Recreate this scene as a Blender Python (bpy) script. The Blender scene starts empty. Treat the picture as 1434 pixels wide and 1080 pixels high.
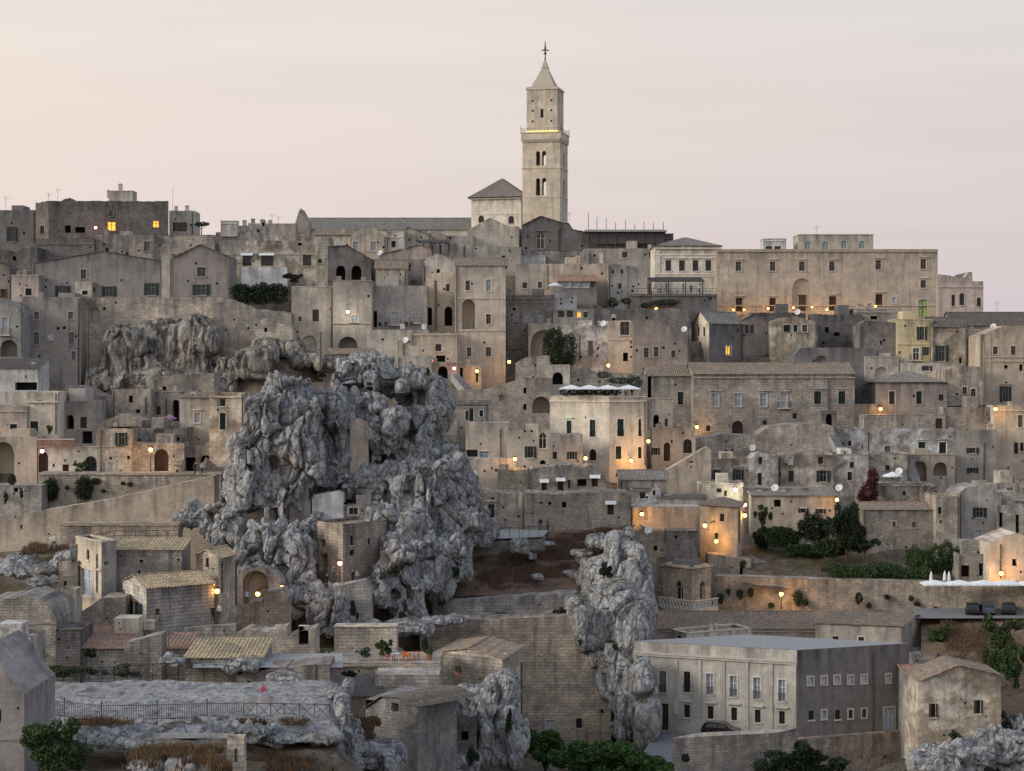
import bpy, math, random
import numpy as np
from mathutils import Vector
# ------------------------------------------------------------------ camera, sky, sun, exposure
S = bpy.context.scene
COL = S.collection
F, CX, HY, Z0 = 2800.0, 717.0, 520.0, 45.0       # focal length and optical centre in photo pixels, eye height
cam_d = bpy.data.cameras.new('camera'); cam = bpy.data.objects.new('camera', cam_d); COL.objects.link(cam)
cam.location = (0, 0, Z0); cam.rotation_euler = (math.radians(90), 0, 0)
cam_d.sensor_width = 36; cam_d.lens = F / 1434 * 36; cam_d.shift_y = -(540 - HY) / 1434
cam_d.clip_start = 1; cam_d.clip_end = 20000
S.camera = cam
S.render.resolution_x, S.render.resolution_y = 1024, 771
S.view_settings.view_transform = 'Standard'; S.view_settings.look = 'None'
S.view_settings.exposure = 0.0; S.view_settings.gamma = 1
W = bpy.data.worlds.new('World'); S.world = W; W.use_nodes = True
SUN_EL, SUN_ROT = 5.0, -72.0                      # the sun has just gone, low on the left
def build_world():
    nt = W.node_tree; nt.nodes.clear(); N = nt.nodes.new; L = nt.links.new
    out = N('ShaderNodeOutputWorld'); bg = N('ShaderNodeBackground'); L(bg.outputs[0], out.inputs[0])
    sky = N('ShaderNodeTexSky'); sky.sky_type = 'NISHITA'; sky.sun_disc = False
    sky.sun_elevation = math.radians(SUN_EL); sky.sun_rotation = math.radians(SUN_ROT)
    sky.dust_density = 3; sky.altitude = 400
    tc = N('ShaderNodeTexCoord'); sp = N('ShaderNodeSeparateXYZ'); L(tc.outputs['Generated'], sp.inputs[0])
    # thin high cloud veil: even colour by height above the horizon, a little warmer to the left where the sun set
    ramp = N('ShaderNodeValToRGB'); L(sp.outputs['Z'], ramp.inputs[0])
    e = ramp.color_ramp.elements; e[0].position = 0.0; e[0].color = (7.0, 6.0, 6.15, 1)
    e[1].position = 1.0; e[1].color = (4.9, 5.8, 7.5, 1)
    for p, c in ((0.05, (7.45, 6.4, 6.2, 1)), (0.12, (7.9, 7.0, 6.5, 1)), (0.19, (8.0, 7.4, 6.9, 1)), (0.45, (6.9, 7.1, 7.6, 1))):
        k = e.new(p); k.color = c
    mr = N('ShaderNodeMapRange'); L(sp.outputs['X'], mr.inputs[0])
    mr.inputs[1].default_value = -0.9; mr.inputs[2].default_value = 0.9; mr.inputs[3].default_value = 0; mr.inputs[4].default_value = 1
    tint = N('ShaderNodeMix'); tint.data_type = 'RGBA'; L(mr.outputs[0], tint.inputs[0])
    tint.inputs[6].default_value = (1.28, 1.20, 1.09, 1); tint.inputs[7].default_value = (0.74, 0.82, 0.96, 1)
    mul = N('ShaderNodeMix'); mul.data_type = 'RGBA'; mul.blend_type = 'MULTIPLY'; mul.inputs[0].default_value = 1
    L(ramp.outputs[0], mul.inputs[6]); L(tint.outputs[2], mul.inputs[7])
    nz = N('ShaderNodeTexNoise'); mp = N('ShaderNodeMapping'); mp.inputs['Scale'].default_value = (3, 3, 40)
    L(tc.outputs['Generated'], mp.inputs[0]); L(mp.outputs[0], nz.inputs['Vector']); nz.inputs['Scale'].default_value = 1.3; nz.inputs['Detail'].default_value = 4
    mr2 = N('ShaderNodeMapRange'); L(nz.outputs[0], mr2.inputs[0]); mr2.inputs[1].default_value = .3; mr2.inputs[2].default_value = .7
    mr2.inputs[3].default_value = 0.965; mr2.inputs[4].default_value = 1.03
    mul2 = N('ShaderNodeMix'); mul2.data_type = 'RGBA'; mul2.blend_type = 'MULTIPLY'; mul2.inputs[0].default_value = 1
    L(mul.outputs[2], mul2.inputs[6]); L(mr2.outputs[0], mul2.inputs[7])
    mix = N('ShaderNodeMix'); mix.data_type = 'RGBA'; mix.inputs[0].default_value = 0.93
    L(sky.outputs[0], mix.inputs[6]); L(mul2.outputs[2], mix.inputs[7])
    L(mix.outputs[2], bg.inputs[0]); bg.inputs[1].default_value = 0.105
build_world()
sun_d = bpy.data.lights.new('sun', 'SUN'); sun = bpy.data.objects.new('sun', sun_d); COL.objects.link(sun)
sun_d.energy = 2.4; sun_d.angle = math.radians(20); sun_d.color = (1.0, 0.91, 0.80)
_az = math.radians(-72)                            # light comes from the left, a little from behind the camera
_d = Vector((math.sin(_az) * math.cos(math.radians(20)), -math.cos(_az) * math.cos(math.radians(20)), math.sin(math.radians(20))))
sun.rotation_euler = _d.to_track_quat('Z', 'Y').to_euler(); sun.location = (-200, 0, 200)

# ------------------------------------------------------------------ numbers and noise
rnd = random.Random(7)
def P(px, py, D):
    return Vector(((px - CX) / F * D, D, Z0 - (py - HY) / F * D))
def XY(px, D): return Vector(((px - CX) / F * D, D))
def ZZ(py, D): return Z0 - (py - HY) / F * D
def vnoise(p, seed=0):
    i = np.floor(p).astype(np.int64); f = p - i; u = f * f * (3 - 2 * f); r = 0
    for dx in (0, 1):
        for dy in (0, 1):
            for dz in (0, 1):
                h = ((i[:, 0] + dx) * 374761393 + (i[:, 1] + dy) * 668265263 + (i[:, 2] + dz) * 2147483647 + seed * 1442695041) & 0xffffffff
                h = ((h ^ (h >> 13)) * 1274126177) & 0xffffffff; h = ((h ^ (h >> 16)) * 2246822519) & 0xffffffff; h = h ^ (h >> 15)
                w = (u[:, 0] if dx else 1 - u[:, 0]) * (u[:, 1] if dy else 1 - u[:, 1]) * (u[:, 2] if dz else 1 - u[:, 2])
                r = r + w * (h / 4294967295.0)
    return r
def fbm(p, o=4, seed=0):
    r = 0; a = .5; s = 0
    for k in range(o):
        r = r + a * vnoise(p * (2 ** k) + 17.3 * k, seed + k); s += a; a *= .5
    return r / s
def ridged(p, o=3, seed=0):
    r = 0; a = .5; s = 0
    for k in range(o):
        r = r + a * np.abs(2 * vnoise(p * (2 ** k) + 31.7 * k, seed + k) - 1); s += a; a *= .5
    return r / s            # 0 in the creases, 1 on the bulges

# ------------------------------------------------------------------ materials
MATS = {}
class NB:
    def __init__(s, name):
        s.m = bpy.data.materials.new(name); s.m.use_nodes = True; s.nt = s.m.node_tree; s.nt.nodes.clear()
        s.out = s.n('ShaderNodeOutputMaterial'); s.b = s.n('ShaderNodeBsdfPrincipled'); s.l(s.b.outputs[0], s.out.inputs[0])
        s.b.inputs['Specular IOR Level'].default_value = .2; MATS[name] = s.m
    def n(s, t): return s.nt.nodes.new(t)
    def l(s, a, b): s.nt.links.new(a, b)
    def noise(s, vec, scale, detail=4, rough=.6, sc3=None):
        if sc3:
            mp = s.n('ShaderNodeMapping'); mp.inputs['Scale'].default_value = sc3; s.l(vec, mp.inputs[0]); vec = mp.outputs[0]
        t = s.n('ShaderNodeTexNoise'); s.l(vec, t.inputs['Vector']); t.inputs['Scale'].default_value = scale
        t.inputs['Detail'].default_value = detail; t.inputs['Roughness'].default_value = rough; return t.outputs[0]
    def rng(s, v, a, b, c, d):
        t = s.n('ShaderNodeMapRange'); s.l(v, t.inputs[0])
        for i, x in enumerate((a, b, c, d)): t.inputs[i + 1].default_value = x
        return t.outputs[0]
    def mix(s, fac, a, b, mode='MIX'):
        t = s.n('ShaderNodeMix'); t.data_type = 'RGBA'; t.blend_type = mode
        for sock, v in ((0, fac), (6, a), (7, b)):
            if isinstance(v, (int, float)): t.inputs[sock].default_value = v
            elif isinstance(v, tuple): t.inputs[sock].default_value = v + (1,)
            else: s.l(v, t.inputs[sock])
        return t.outputs[2]
    def math(s, op, a, b=None):
        t = s.n('ShaderNodeMath'); t.operation = op
        for i, v in enumerate((a, b)):
            if v is None: continue
            if isinstance(v, (int, float)): t.inputs[i].default_value = v
            else: s.l(v, t.inputs[i])
        return t.outputs[0]
    def bump(s, h, st, dist):
        t = s.n('ShaderNodeBump'); t.inputs['Strength'].default_value = st; t.inputs['Distance'].default_value = dist
        s.l(h, t.inputs['Height']); s.l(t.outputs[0], s.b.inputs['Normal'])
    def col(s, c): s.l(c, s.b.inputs['Base Color'])
def wall_mat(name, kind):
    k = NB(name); uv = k.n('ShaderNodeUVMap').outputs[0]; oi = k.n('ShaderNodeObjectInfo')
    base = oi.outputs['Color']; rn = oi.outputs['Random']
    off = k.n('ShaderNodeCombineXYZ'); r1 = k.math('MULTIPLY', rn, 97.0); k.l(r1, off.inputs[0]); k.l(k.math('MULTIPLY', rn, 31.0), off.inputs[2])
    ad = k.n('ShaderNodeVectorMath'); k.l(uv, ad.inputs[0]); k.l(off.outputs[0], ad.inputs[1]); v = ad.outputs[0]
    big = k.noise(v, .2, 5, .62); mid = k.noise(v, .75, 6, .7); fine = k.noise(v, 3.2, 5, .75)
    streak = k.noise(v, 1.0, 5, .6, (1.3, .13, 1)); patch = k.noise(v, .38, 7, .68); pale = k.noise(v, .55, 6, .7)
    def mul(c, n, a, b_, lo, hi):
        g = k.rng(n, a, b_, lo, hi); cc = k.n('ShaderNodeCombineColor'); [k.l(g, cc.inputs[i]) for i in range(3)]; return k.mix(1.0, c, cc.outputs[0], 'MULTIPLY')
    q = .55 if kind == 'p' else 1.0
    c = mul(base, big, .34, .66, 1 - .2 * q, 1 + .22 * q); c = mul(c, mid, .36, .64, 1 + .2 * q, 1 - .25 * q); c = mul(c, fine, .36, .64, 1 + .18 * q, 1 - .24 * q)
    c = k.mix(k.rng(pale, .55, .68, 0, .5 * q), c, k.mix(1.0, c, (1.42, 1.40, 1.36), 'MULTIPLY'))
    c = k.mix(k.rng(k.noise(v, .3, 4, .6, (1, 1.7, 1)), .50, .66, 0, .6 * q), c, (.235, .235, .24))
    c = k.mix(k.rng(streak, .53, .68, 0, .62 if kind != 'p' else .5), c, k.mix(1.0, c, (.40, .41, .44), 'MULTIPLY'))
    h = fine
    if kind in 'ar':
        bt = k.n('ShaderNodeTexBrick'); k.l(v, bt.inputs['Vector'])
        bt.inputs['Color1'].default_value = (1.16, 1.14, 1.11, 1); bt.inputs['Color2'].default_value = (.80, .79, .79, 1); bt.inputs['Mortar'].default_value = (.60, .59, .58, 1)
        bt.inputs['Scale'].default_value = 1.0; bt.inputs['Brick Width'].default_value = .8 if kind == 'a' else .45
        bt.inputs['Row Height'].default_value = .36 if kind == 'a' else .27; bt.inputs['Mortar Size'].default_value = .034; bt.inputs['Mortar Smooth'].default_value = .5; bt.inputs['Bias'].default_value = -.1
        wob = k.n('ShaderNodeVectorMath'); sc = k.n('ShaderNodeVectorMath'); sc.operation = 'SCALE'; sc.inputs['Scale'].default_value = .3 if kind == 'r' else .05
        ns = k.n('ShaderNodeTexNoise'); ns.inputs['Scale'].default_value = 2.0; k.l(v, ns.inputs['Vector']); k.l(ns.outputs[1], sc.inputs[0]); k.l(v, wob.inputs[0]); k.l(sc.outputs[0], wob.inputs[1]); k.l(wob.outputs[0], bt.inputs['Vector'])
        c = k.mix(k.rng(mid, .3, .65, 1.0, .5), c, k.mix(1.0, c, bt.outputs[0], 'MULTIPLY'))
        h = k.math('ADD', k.math('MULTIPLY', bt.outputs['Fac'], -1.1), k.math('MULTIPLY', fine, .9))
    if kind == 'w':
        c = k.mix(k.rng(patch, .44, .54, 0, .85), c, k.mix(1.0, c, (.55, .49, .43), 'MULTIPLY'))
    else:
        c = k.mix(k.rng(patch, .58, .66, 0, .5), c, k.mix(1.0, c, (1.28, 1.27, 1.24) if kind == 'p' else (.72, .68, .64), 'MULTIPLY'))
    # soot and lichen running down from the wall top: uv.y of the second layer is the depth below the top, metres
    uv2 = k.n('ShaderNodeUVMap'); uv2.uv_map = 'below'; sp = k.n('ShaderNodeSeparateXYZ'); k.l(uv2.outputs[0], sp.inputs[0])
    edge = k.math('MULTIPLY', k.rng(sp.outputs[1], 0, 3.2, 1, 0), k.rng(k.noise(v, 1.0, 4, .6, (.9, .16, 1)), .38, .62, 0, 1))
    c = k.mix(k.math('MULTIPLY', edge, .8), c, k.mix(1.0, c, (.36, .37, .40), 'MULTIPLY'))
    k.col(c); k.b.inputs['Roughness'].default_value = .92; k.bump(h, .7, .07 if kind != 'r' else .14)
for nm, kd in (('ashlar', 'a'), ('plaster', 'p'), ('rubble', 'r'), ('whitewash', 'w')): wall_mat(nm, kd)
def tile_mat():
    k = NB('roof_tiles'); oi = k.n('ShaderNodeObjectInfo'); tc = k.n('ShaderNodeTexCoord'); v = tc.outputs['Object']
    n1 = k.noise(v, 2.6, 3, .7); n2 = k.noise(v, .35, 5, .6); n3 = k.noise(v, 7, 2, .6)
    c = k.mix(k.rng(n1, .35, .65, 0, 1), k.mix(1.0, oi.outputs['Color'], (.55, .55, .58), 'MULTIPLY'), k.mix(1.0, oi.outputs['Color'], (1.35, 1.3, 1.2), 'MULTIPLY'))
    c = k.mix(k.rng(n2, .45, .65, 0, .6), c, (.16, .15, .13)); c = k.mix(k.rng(n3, .5, .7, 0, .5), c, k.mix(1.0, c, (.5, .5, .5), 'MULTIPLY'))
    k.col(c); k.b.inputs['Roughness'].default_value = .95; k.bump(n1, .4, .04)
tile_mat()
def rock_mat(name, a, b, dk, grass=None, ck=.75, sk=.53):
    k = NB(name); tc = k.n('ShaderNodeTexCoord'); v = tc.outputs['Object']
    n1 = k.noise(v, .12, 6, .62); n2 = k.noise(v, .9, 7, .75, (1, 1, .45)); n3 = k.noise(v, 3.4, 6, .8); st = k.noise(v, 1.0, 6, .7, (1.1, 1.1, .10)); wm = k.noise(v, .2, 3, .5)
    vo = k.n('ShaderNodeTexVoronoi'); vo.feature = 'DISTANCE_TO_EDGE'; vo.inputs['Scale'].default_value = .75
    wv = k.n('ShaderNodeVectorMath'); sc = k.n('ShaderNodeVectorMath'); sc.operation = 'SCALE'; sc.inputs['Scale'].default_value = 1.1; nn = k.n('ShaderNodeTexNoise'); nn.inputs['Scale'].default_value = .9; nn.inputs['Detail'].default_value = 5
    k.l(v, nn.inputs['Vector']); k.l(nn.outputs[1], sc.inputs[0]); k.l(v, wv.inputs[0]); k.l(sc.outputs[0], wv.inputs[1]); mpv = k.n('ShaderNodeMapping'); mpv.inputs['Scale'].default_value = (1, 1, .5); k.l(wv.outputs[0], mpv.inputs[0]); k.l(mpv.outputs[0], vo.inputs['Vector']); crack = vo.outputs['Distance']
    c = k.mix(k.rng(n1, .35, .65, 0, 1), a, b)
    c = k.mix(k.rng(n2, .44, .62, 0, .85), c, dk); c = k.mix(k.rng(st, sk, sk + .11, 0, .85), c, tuple(x * .6 for x in dk))
    c = k.mix(k.rng(n3, .46, .62, 0, .75), c, k.mix(1.0, c, (.42, .42, .43), 'MULTIPLY')); c = k.mix(k.rng(n3, .30, .44, .6, 0), c, k.mix(1.0, c, (1.5, 1.5, 1.48), 'MULTIPLY'))
    c = k.mix(k.rng(crack, .0, .07, ck, 0), c, tuple(x * .35 for x in dk))
    c = k.mix(k.rng(wm, .58, .72, 0, .55), c, (.40, .30, .22))
    if grass:
        ge = k.n('ShaderNodeNewGeometry'); sp = k.n('ShaderNodeSeparateXYZ'); k.l(ge.outputs['Normal'], sp.inputs[0])
        gm = k.math('MULTIPLY', k.rng(sp.outputs[2], .72, .95, 0, 1), k.rng(k.noise(v, .35, 5, .6), .42, .58, 0, 1))
        c = k.mix(gm, c, k.mix(k.noise(v, 2.2, 3), grass, tuple(x * .45 for x in grass)))
    k.col(c); k.b.inputs['Roughness'].default_value = .95
    k.bump(k.math('ADD', k.math('ADD', n3, k.math('MULTIPLY', n2, 2.0)), k.rng(crack, 0, .1, -ck * 1.3, 0)), 1.0, .2)
rock_mat('limestone', (.62, .62, .615), (.47, .475, .48), (.235, .24, .25), (.13, .12, .06), .6)
rock_mat('stained_cliff', (.56, .51, .44), (.42, .39, .35), (.075, .075, .08), (.13, .12, .06), .2, .475)
rock_mat('pale_rock', (.50, .505, .51), (.38, .385, .39), (.20, .205, .21), None, .12)
rock_mat('earth', (.27, .23, .18), (.20, .17, .13), (.12, .10, .085), (.16, .13, .065), 0)
rock_mat('dry_slope', (.27, .19, .14), (.20, .14, .105), (.14, .105, .085), (.24, .165, .10), 0)
def flat(name, c, rough=.7, spec=.25, metal=0, var=.25, scale=3.0):
    k = NB(name); tc = k.n('ShaderNodeTexCoord'); n = k.noise(tc.outputs['Object'], scale, 4)
    k.col(k.mix(k.rng(n, .3, .7, 0, 1), tuple(x * (1 - var) for x in c), tuple(x * (1 + var) for x in c)))
    k.b.inputs['Roughness'].default_value = rough; k.b.inputs['Specular IOR Level'].default_value = spec; k.b.inputs['Metallic'].default_value = metal
for a in (('green_shutter', (.022, .045, .042), .6), ('brown_wood', (.065, .04, .03), .7), ('grey_wood', (.20, .19, .18), .8), ('white_paint', (.62, .63, .64), .6), ('blue_paint', (.36, .43, .49), .6),
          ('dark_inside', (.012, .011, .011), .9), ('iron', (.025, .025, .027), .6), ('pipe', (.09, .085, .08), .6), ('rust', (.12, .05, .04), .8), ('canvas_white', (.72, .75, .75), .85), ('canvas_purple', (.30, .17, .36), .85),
          ('dark_canvas', (.05, .045, .045), .85), ('surround', (.56, .49, .40), .9), ('curtain', (.40, .45, .50), .8), ('orange_paint', (.62, .17, .04), .5), ('bark', (.09, .07, .055), .95), ('concrete', (.30, .30, .30), .9), ('road', (.20, .20, .21), .9),
          ('pale_roof', (.27, .275, .285), .9), ('car_paint', (.010, .010, .012), .22, .5), ('tyre', (.02, .02, .02), .9), ('terracotta', (.32, .16, .10), .9), ('lime_paint', (.42, .55, .16), .6), ('car_blue', (.05, .07, .10), .25, .5), ('mesh_screen', (.085, .07, .075), .9), ('chrome', (.5, .5, .5), .3, .5, 1.0)): flat(*a)
def glass_mat(name, c, r):
    k = NB(name); k.b.inputs['Base Color'].default_value = c + (1,); k.b.inputs['Roughness'].default_value = r; k.b.inputs['Specular IOR Level'].default_value = .5
glass_mat('glass', (.018, .022, .027), .12); glass_mat('pale_glass', (.25, .31, .35), .2); glass_mat('teal_glass', (.16, .30, .36), .15)
def emit(name, c, st):
    k = NB(name); k.b.inputs['Base Color'].default_value = c + (1,); k.b.inputs['Emission Color'].default_value = c + (1,); k.b.inputs['Emission Strength'].default_value = st
emit('lamp_orange', (1.0, .50, .10), 9); emit('lamp_white', (1.0, .90, .66), 11); emit('lamp_pink', (1.0, .48, .36), 6); emit('lit_room', (1.0, .50, .08), 1.25); emit('lit_strip', (1.0, .68, .20), 1.2); emit('lit_red', (1.0, .25, .16), 3)
def leaf_mat(name, a, b):
    k = NB(name); tc = k.n('ShaderNodeTexCoord'); at = k.n('ShaderNodeAttribute'); at.attribute_name = 'tone'
    c = k.mix(at.outputs['Fac'], a, b); n = k.noise(tc.outputs['Object'], .8, 3)
    k.col(k.mix(k.rng(n, .35, .65, 0, .6), c, k.mix(1.0, c, (.5, .55, .5), 'MULTIPLY'))); k.b.inputs['Roughness'].default_value = .75
leaf_mat('leaf_dark', (.018, .03, .018), (.045, .065, .032)); leaf_mat('leaf_mid', (.03, .055, .02), (.085, .125, .045)); leaf_mat('leaf_bright', (.035, .075, .02), (.10, .18, .05)); leaf_mat('leaf_red', (.05, .012, .016), (.12, .025, .03)); leaf_mat('leaf_dry', (.10, .06, .035), (.21, .135, .08)); leaf_mat('leaf_brown', (.10, .064, .048), (.23, .15, .105)); leaf_mat('leaf_grey', (.07, .085, .07), (.14, .16, .12))
def person_mat(name, shirt, trousers, hair=(.03, .02, .015), skirt=0.9):
    k = NB(name); tc = k.n('ShaderNodeTexCoord'); sp = k.n('ShaderNodeSeparateXYZ'); k.l(tc.outputs['Object'], sp.inputs[0]); z = sp.outputs[2]
    c = k.mix(k.math('GREATER_THAN', z, skirt), trousers, shirt); c = k.mix(k.math('GREATER_THAN', z, 1.46), c, (.42, .26, .19)); c = k.mix(k.math('GREATER_THAN', z, 1.66), c, hair)
    k.col(c); k.b.inputs['Roughness'].default_value = .85

# ------------------------------------------------------------------ mesh building
def mesh_obj(name, verts, faces, mats, parent=None, fm=None, uvs=None, loc=None, smooth=False, col=None):
    me = bpy.data.meshes.new(name); me.from_pydata([tuple(v) for v in verts], [], faces)
    for m in (mats if isinstance(mats, (list, tuple)) else [mats]): me.materials.append(MATS[m])
    if fm: me.polygons.foreach_set('material_index', fm)
    if uvs:
        for k, nm in ((0, 'UVMap'), (1, 'below')):
            ul = me.uv_layers.new(name=nm); flatuv = [x for f in uvs[k] for p in f for x in p]; ul.data.foreach_set('uv', flatuv)
    if smooth: me.polygons.foreach_set('use_smooth', [True] * len(me.polygons))
    o = bpy.data.objects.new(name, me); COL.objects.link(o)
    if parent: o.parent = parent
    if loc is not None: o.location = loc
    if col: o.color = col
    return o
class MB:
    def __init__(s): s.v = []; s.f = []; s.m = []; s.uv = []; s.uv2 = []
    def poly(s, pts, m=0, uv=None, uv2=None):
        i = len(s.v); s.v += [tuple(p) for p in pts]; s.f.append(tuple(range(i, i + len(pts)))); s.m.append(m)
        s.uv.append(uv or [(0, 0)] * len(pts)); s.uv2.append(uv2 or [(0, 9)] * len(pts))
    def box(s, o, ax, ay, az, m=0):                 # origin and three edge vectors
        o = Vector(o); ax = Vector(ax); ay = Vector(ay); az = Vector(az); c = [o, o + ax, o + ax + ay, o + ay]; c += [p + az for p in c]
        lx, ly, lz = ax.length, ay.length, az.length
        for q, (a, b) in (((0, 3, 2, 1), (ly, lx)), ((4, 5, 6, 7), (lx, ly)), ((0, 1, 5, 4), (lx, lz)), ((1, 2, 6, 5), (ly, lz)), ((2, 3, 7, 6), (lx, lz)), ((3, 0, 4, 7), (ly, lz))):
            s.poly([c[j] for j in q], m, [(0, 0), (a, 0), (a, b), (0, b)])
    def cbox(s, c, dx, dy, dz, m=0): s.box((c[0] - dx / 2, c[1] - dy / 2, c[2] - dz / 2), (dx, 0, 0), (0, dy, 0), (0, 0, dz), m)
    def tube(s, a, b, r0, r1=None, n=6, m=0, cap=True):
        a = Vector(a); b = Vector(b); r1 = r0 if r1 is None else r1; d = (b - a).normalized(); x = d.orthogonal().normalized(); y = d.cross(x)
        A = [a + (x * math.cos(t) + y * math.sin(t)) * r0 for t in [2 * math.pi * k / n for k in range(n)]]
        B = [b + (x * math.cos(t) + y * math.sin(t)) * r1 for t in [2 * math.pi * k / n for k in range(n)]]
        for k in range(n): s.poly([A[k], A[(k + 1) % n], B[(k + 1) % n], B[k]], m)
        if cap: s.poly(list(reversed(A)), m); s.poly(B, m)
    def lathe(s, c, prof, n=16, m=0, a0=0, sx=1, sy=1):
        rings = [[(c[0] + sx * r * math.cos(a0 + 2 * math.pi * k / n), c[1] + sy * r * math.sin(a0 + 2 * math.pi * k / n), c[2] + z) for k in range(n)] for r, z in prof]
        for A, B in zip(rings, rings[1:]):
            for k in range(n): s.poly([A[k], A[(k + 1) % n], B[(k + 1) % n], B[k]], m)
        if prof[0][0] > 0: s.poly(list(reversed(rings[0])), m)
        if prof[-1][0] > 0: s.poly(rings[-1], m)
    def build(s, name, mats, parent=None, base=None, **kw):
        if not s.f: return None
        b = base or Vector((0, 0, 0)); v = [(p[0] - b[0], p[1] - b[1], p[2] - b[2]) for p in s.v]
        return mesh_obj(name, v, s.f, mats, parent, s.m, (s.uv, s.uv2), **kw)
LABELS = {}
def tag(o, label, cat, group=None):
    o['label'] = label; o['category'] = cat
    if group: o['group'] = group
    LABELS.setdefault(label, []).append((o.name, group)); return o
def empty(name, loc, label, cat, group=None, rz=0):
    o = bpy.data.objects.new(name, None); COL.objects.link(o); o.location = loc; o.rotation_euler.z = rz; o.empty_display_size = .3
    return tag(o, label, cat, group)
def struct(o, kind='structure'): o['kind'] = kind; return o

PAL = {'B': (0.478, 0.428, 0.366), 'T': (0.495, 0.424, 0.345), 'C': (0.61, 0.548, 0.452), 'G': (0.369, 0.344, 0.315), 'K': (0.21, 0.193, 0.183), 'W': (0.622, 0.614, 0.597), 'Y': (0.603, 0.51, 0.322), 'P': (0.475, 0.404, 0.354), 'N': (0.286, 0.256, 0.236), 'D': (0.138, 0.128, 0.124), 'L': (0.541, 0.495, 0.425)}
MK = {'a': 'ashlar', 'p': 'plaster', 'r': 'rubble', 'w': 'whitewash'}
TILE = {'t': (.27, .215, .17), 'k': (.13, .115, .105), 'y': (.45, .36, .23), 'r': (.36, .22, .16), 'g': (.24, .225, .21)}
ANCH = []                                            # terrain anchors: front foot of everything that stands on the hill
class Face:
    def __init__(s, A, B): s.A = A; s.W = (B - A).length; s.t = (B - A) / s.W; s.o = Vector((s.t.y, -s.t.x))
    def pt(s, u, z, d=0): p = s.A + s.t * u + s.o * d; return Vector((p.x, p.y, z))
    def hit(s, px, py=None):                        # pixel ray against the vertical plane of this face
        r = Vector(((px - CX) / F, 1)); nn = s.o; k = s.A.dot(nn) / r.dot(nn); q = r * k
        u = (q - s.A).dot(s.t); return (u, ZZ(py, q.y)) if py is not None else u
    def dist(s, px): r = Vector(((px - CX) / F, 1)); return s.A.dot(s.o) / r.dot(s.o)
def arch_top(op, u):
    if not op['arch']: return op['v1']
    h = op['u1'] - op['u0']; r = h / 2; x = min(1, abs((u - op['u0'] - r) / r)); rise = min(r, (op['v1'] - op['v0']) * .6)
    if op['arch'] == 2: return op['v1'] - rise * 1.15 * (x ** 1.6)      # pointed
    return op['v1'] - rise + rise * math.sqrt(max(0, 1 - x * x))
def wall_face(mb, fc, zb, prof, ops, jit=0, m=0, u_off=0):
    # one facade: columns from the foot to the roof line, cut by its openings, with reveals
    W_ = fc.W; us = {0.0, W_}
    for u, z in prof: us.add(min(max(u, 0), W_))
    for op in ops:
        op['us'] = [op['u0'] + (op['u1'] - op['u0']) * k / 10 for k in range(11)] if op['arch'] else [op['u0'], op['u1']]
        us.update(op['us'])
    n = int(W_ / 1.1)
    if jit: us.update(W_ * k / n for k in range(1, n))
    us = sorted(us); us = [us[0]] + [b for a, b in zip(us, us[1:]) if b - a > 1e-4]
    tj = {u: (rnd.uniform(-jit, jit * .4) if jit else 0) for u in us}
    def top(u):
        for (a, za), (b, zb_) in zip(prof, prof[1:]):
            if a - 1e-6 <= u <= b + 1e-6: return za + (zb_ - za) * (0 if b - a < 1e-9 else (u - a) / (b - a))
        return prof[-1][1]
    tops = {u: top(u) + tj[u] for u in us}
    def quad(a, b, za0, zb0, za1, zb1, d0=0, d1=0):
        mb.poly([fc.pt(a, za0), fc.pt(b, zb0), fc.pt(b, zb1), fc.pt(a, za1)], m, [(a + u_off, za0), (b + u_off, zb0), (b + u_off, zb1), (a + u_off, za1)],
                [(0, tops[a] - za0), (0, tops[b] - zb0), (0, tops[b] - zb1), (0, tops[a] - za1)])
    for a, b in zip(us, us[1:]):
        mid = (a + b) / 2; cur = (zb, zb)
        for op in sorted([o for o in ops if o['u0'] < mid < o['u1']], key=lambda o: o['v0']):
            if op['v0'] > cur[0]: quad(a, b, cur[0], cur[1], op['v0'], op['v0'])
            cur = (arch_top(op, a), arch_top(op, b))
        if min(tops[a] - cur[0], tops[b] - cur[1]) > -.5: quad(a, b, cur[0], cur[1], tops[a], tops[b])
    for op in ops:
        u0, u1, v0, r = op['u0'], op['u1'], op['v0'], op['rev']
        def rq(a, za, b, zb2):
            mb.poly([fc.pt(a, za), fc.pt(b, zb2), fc.pt(b, zb2, -r), fc.pt(a, za, -r)], m, [(a, za), (b, zb2), (b + r, zb2), (a + r, za)])
        rq(u1, v0, u0, v0); rq(u0, v0, u0, arch_top(op, u0 + 1e-6)); rq(u1, arch_top(op, u1 - 1e-6), u1, v0)
        for a, b in zip(op['us'], op['us'][1:]): rq(a, arch_top(op, a), b, arch_top(op, b))
    return [(u, tops[u]) for u in us]
def panel(mb, fc, op, d, m=0, inset=0):
    us = op['us']; lo = [fc.pt(u, op['v0'], d) for u in (us[0], us[-1])]
    mb.poly([lo[0], lo[1]] + [fc.pt(u, arch_top(op, u), d) for u in reversed(us)], m, [(0, 0), (1, 0)] + [(0, 0)] * len(us))
def fbox(mb, fc, u0, u1, v0, v1, d0, d1, m=0):
    o = fc.pt(u0, v0, d0); mb.box(o, fc.pt(u1, v0, d0) - o, fc.pt(u0, v0, d1) - o, (0, 0, v1 - v0), m)
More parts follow.
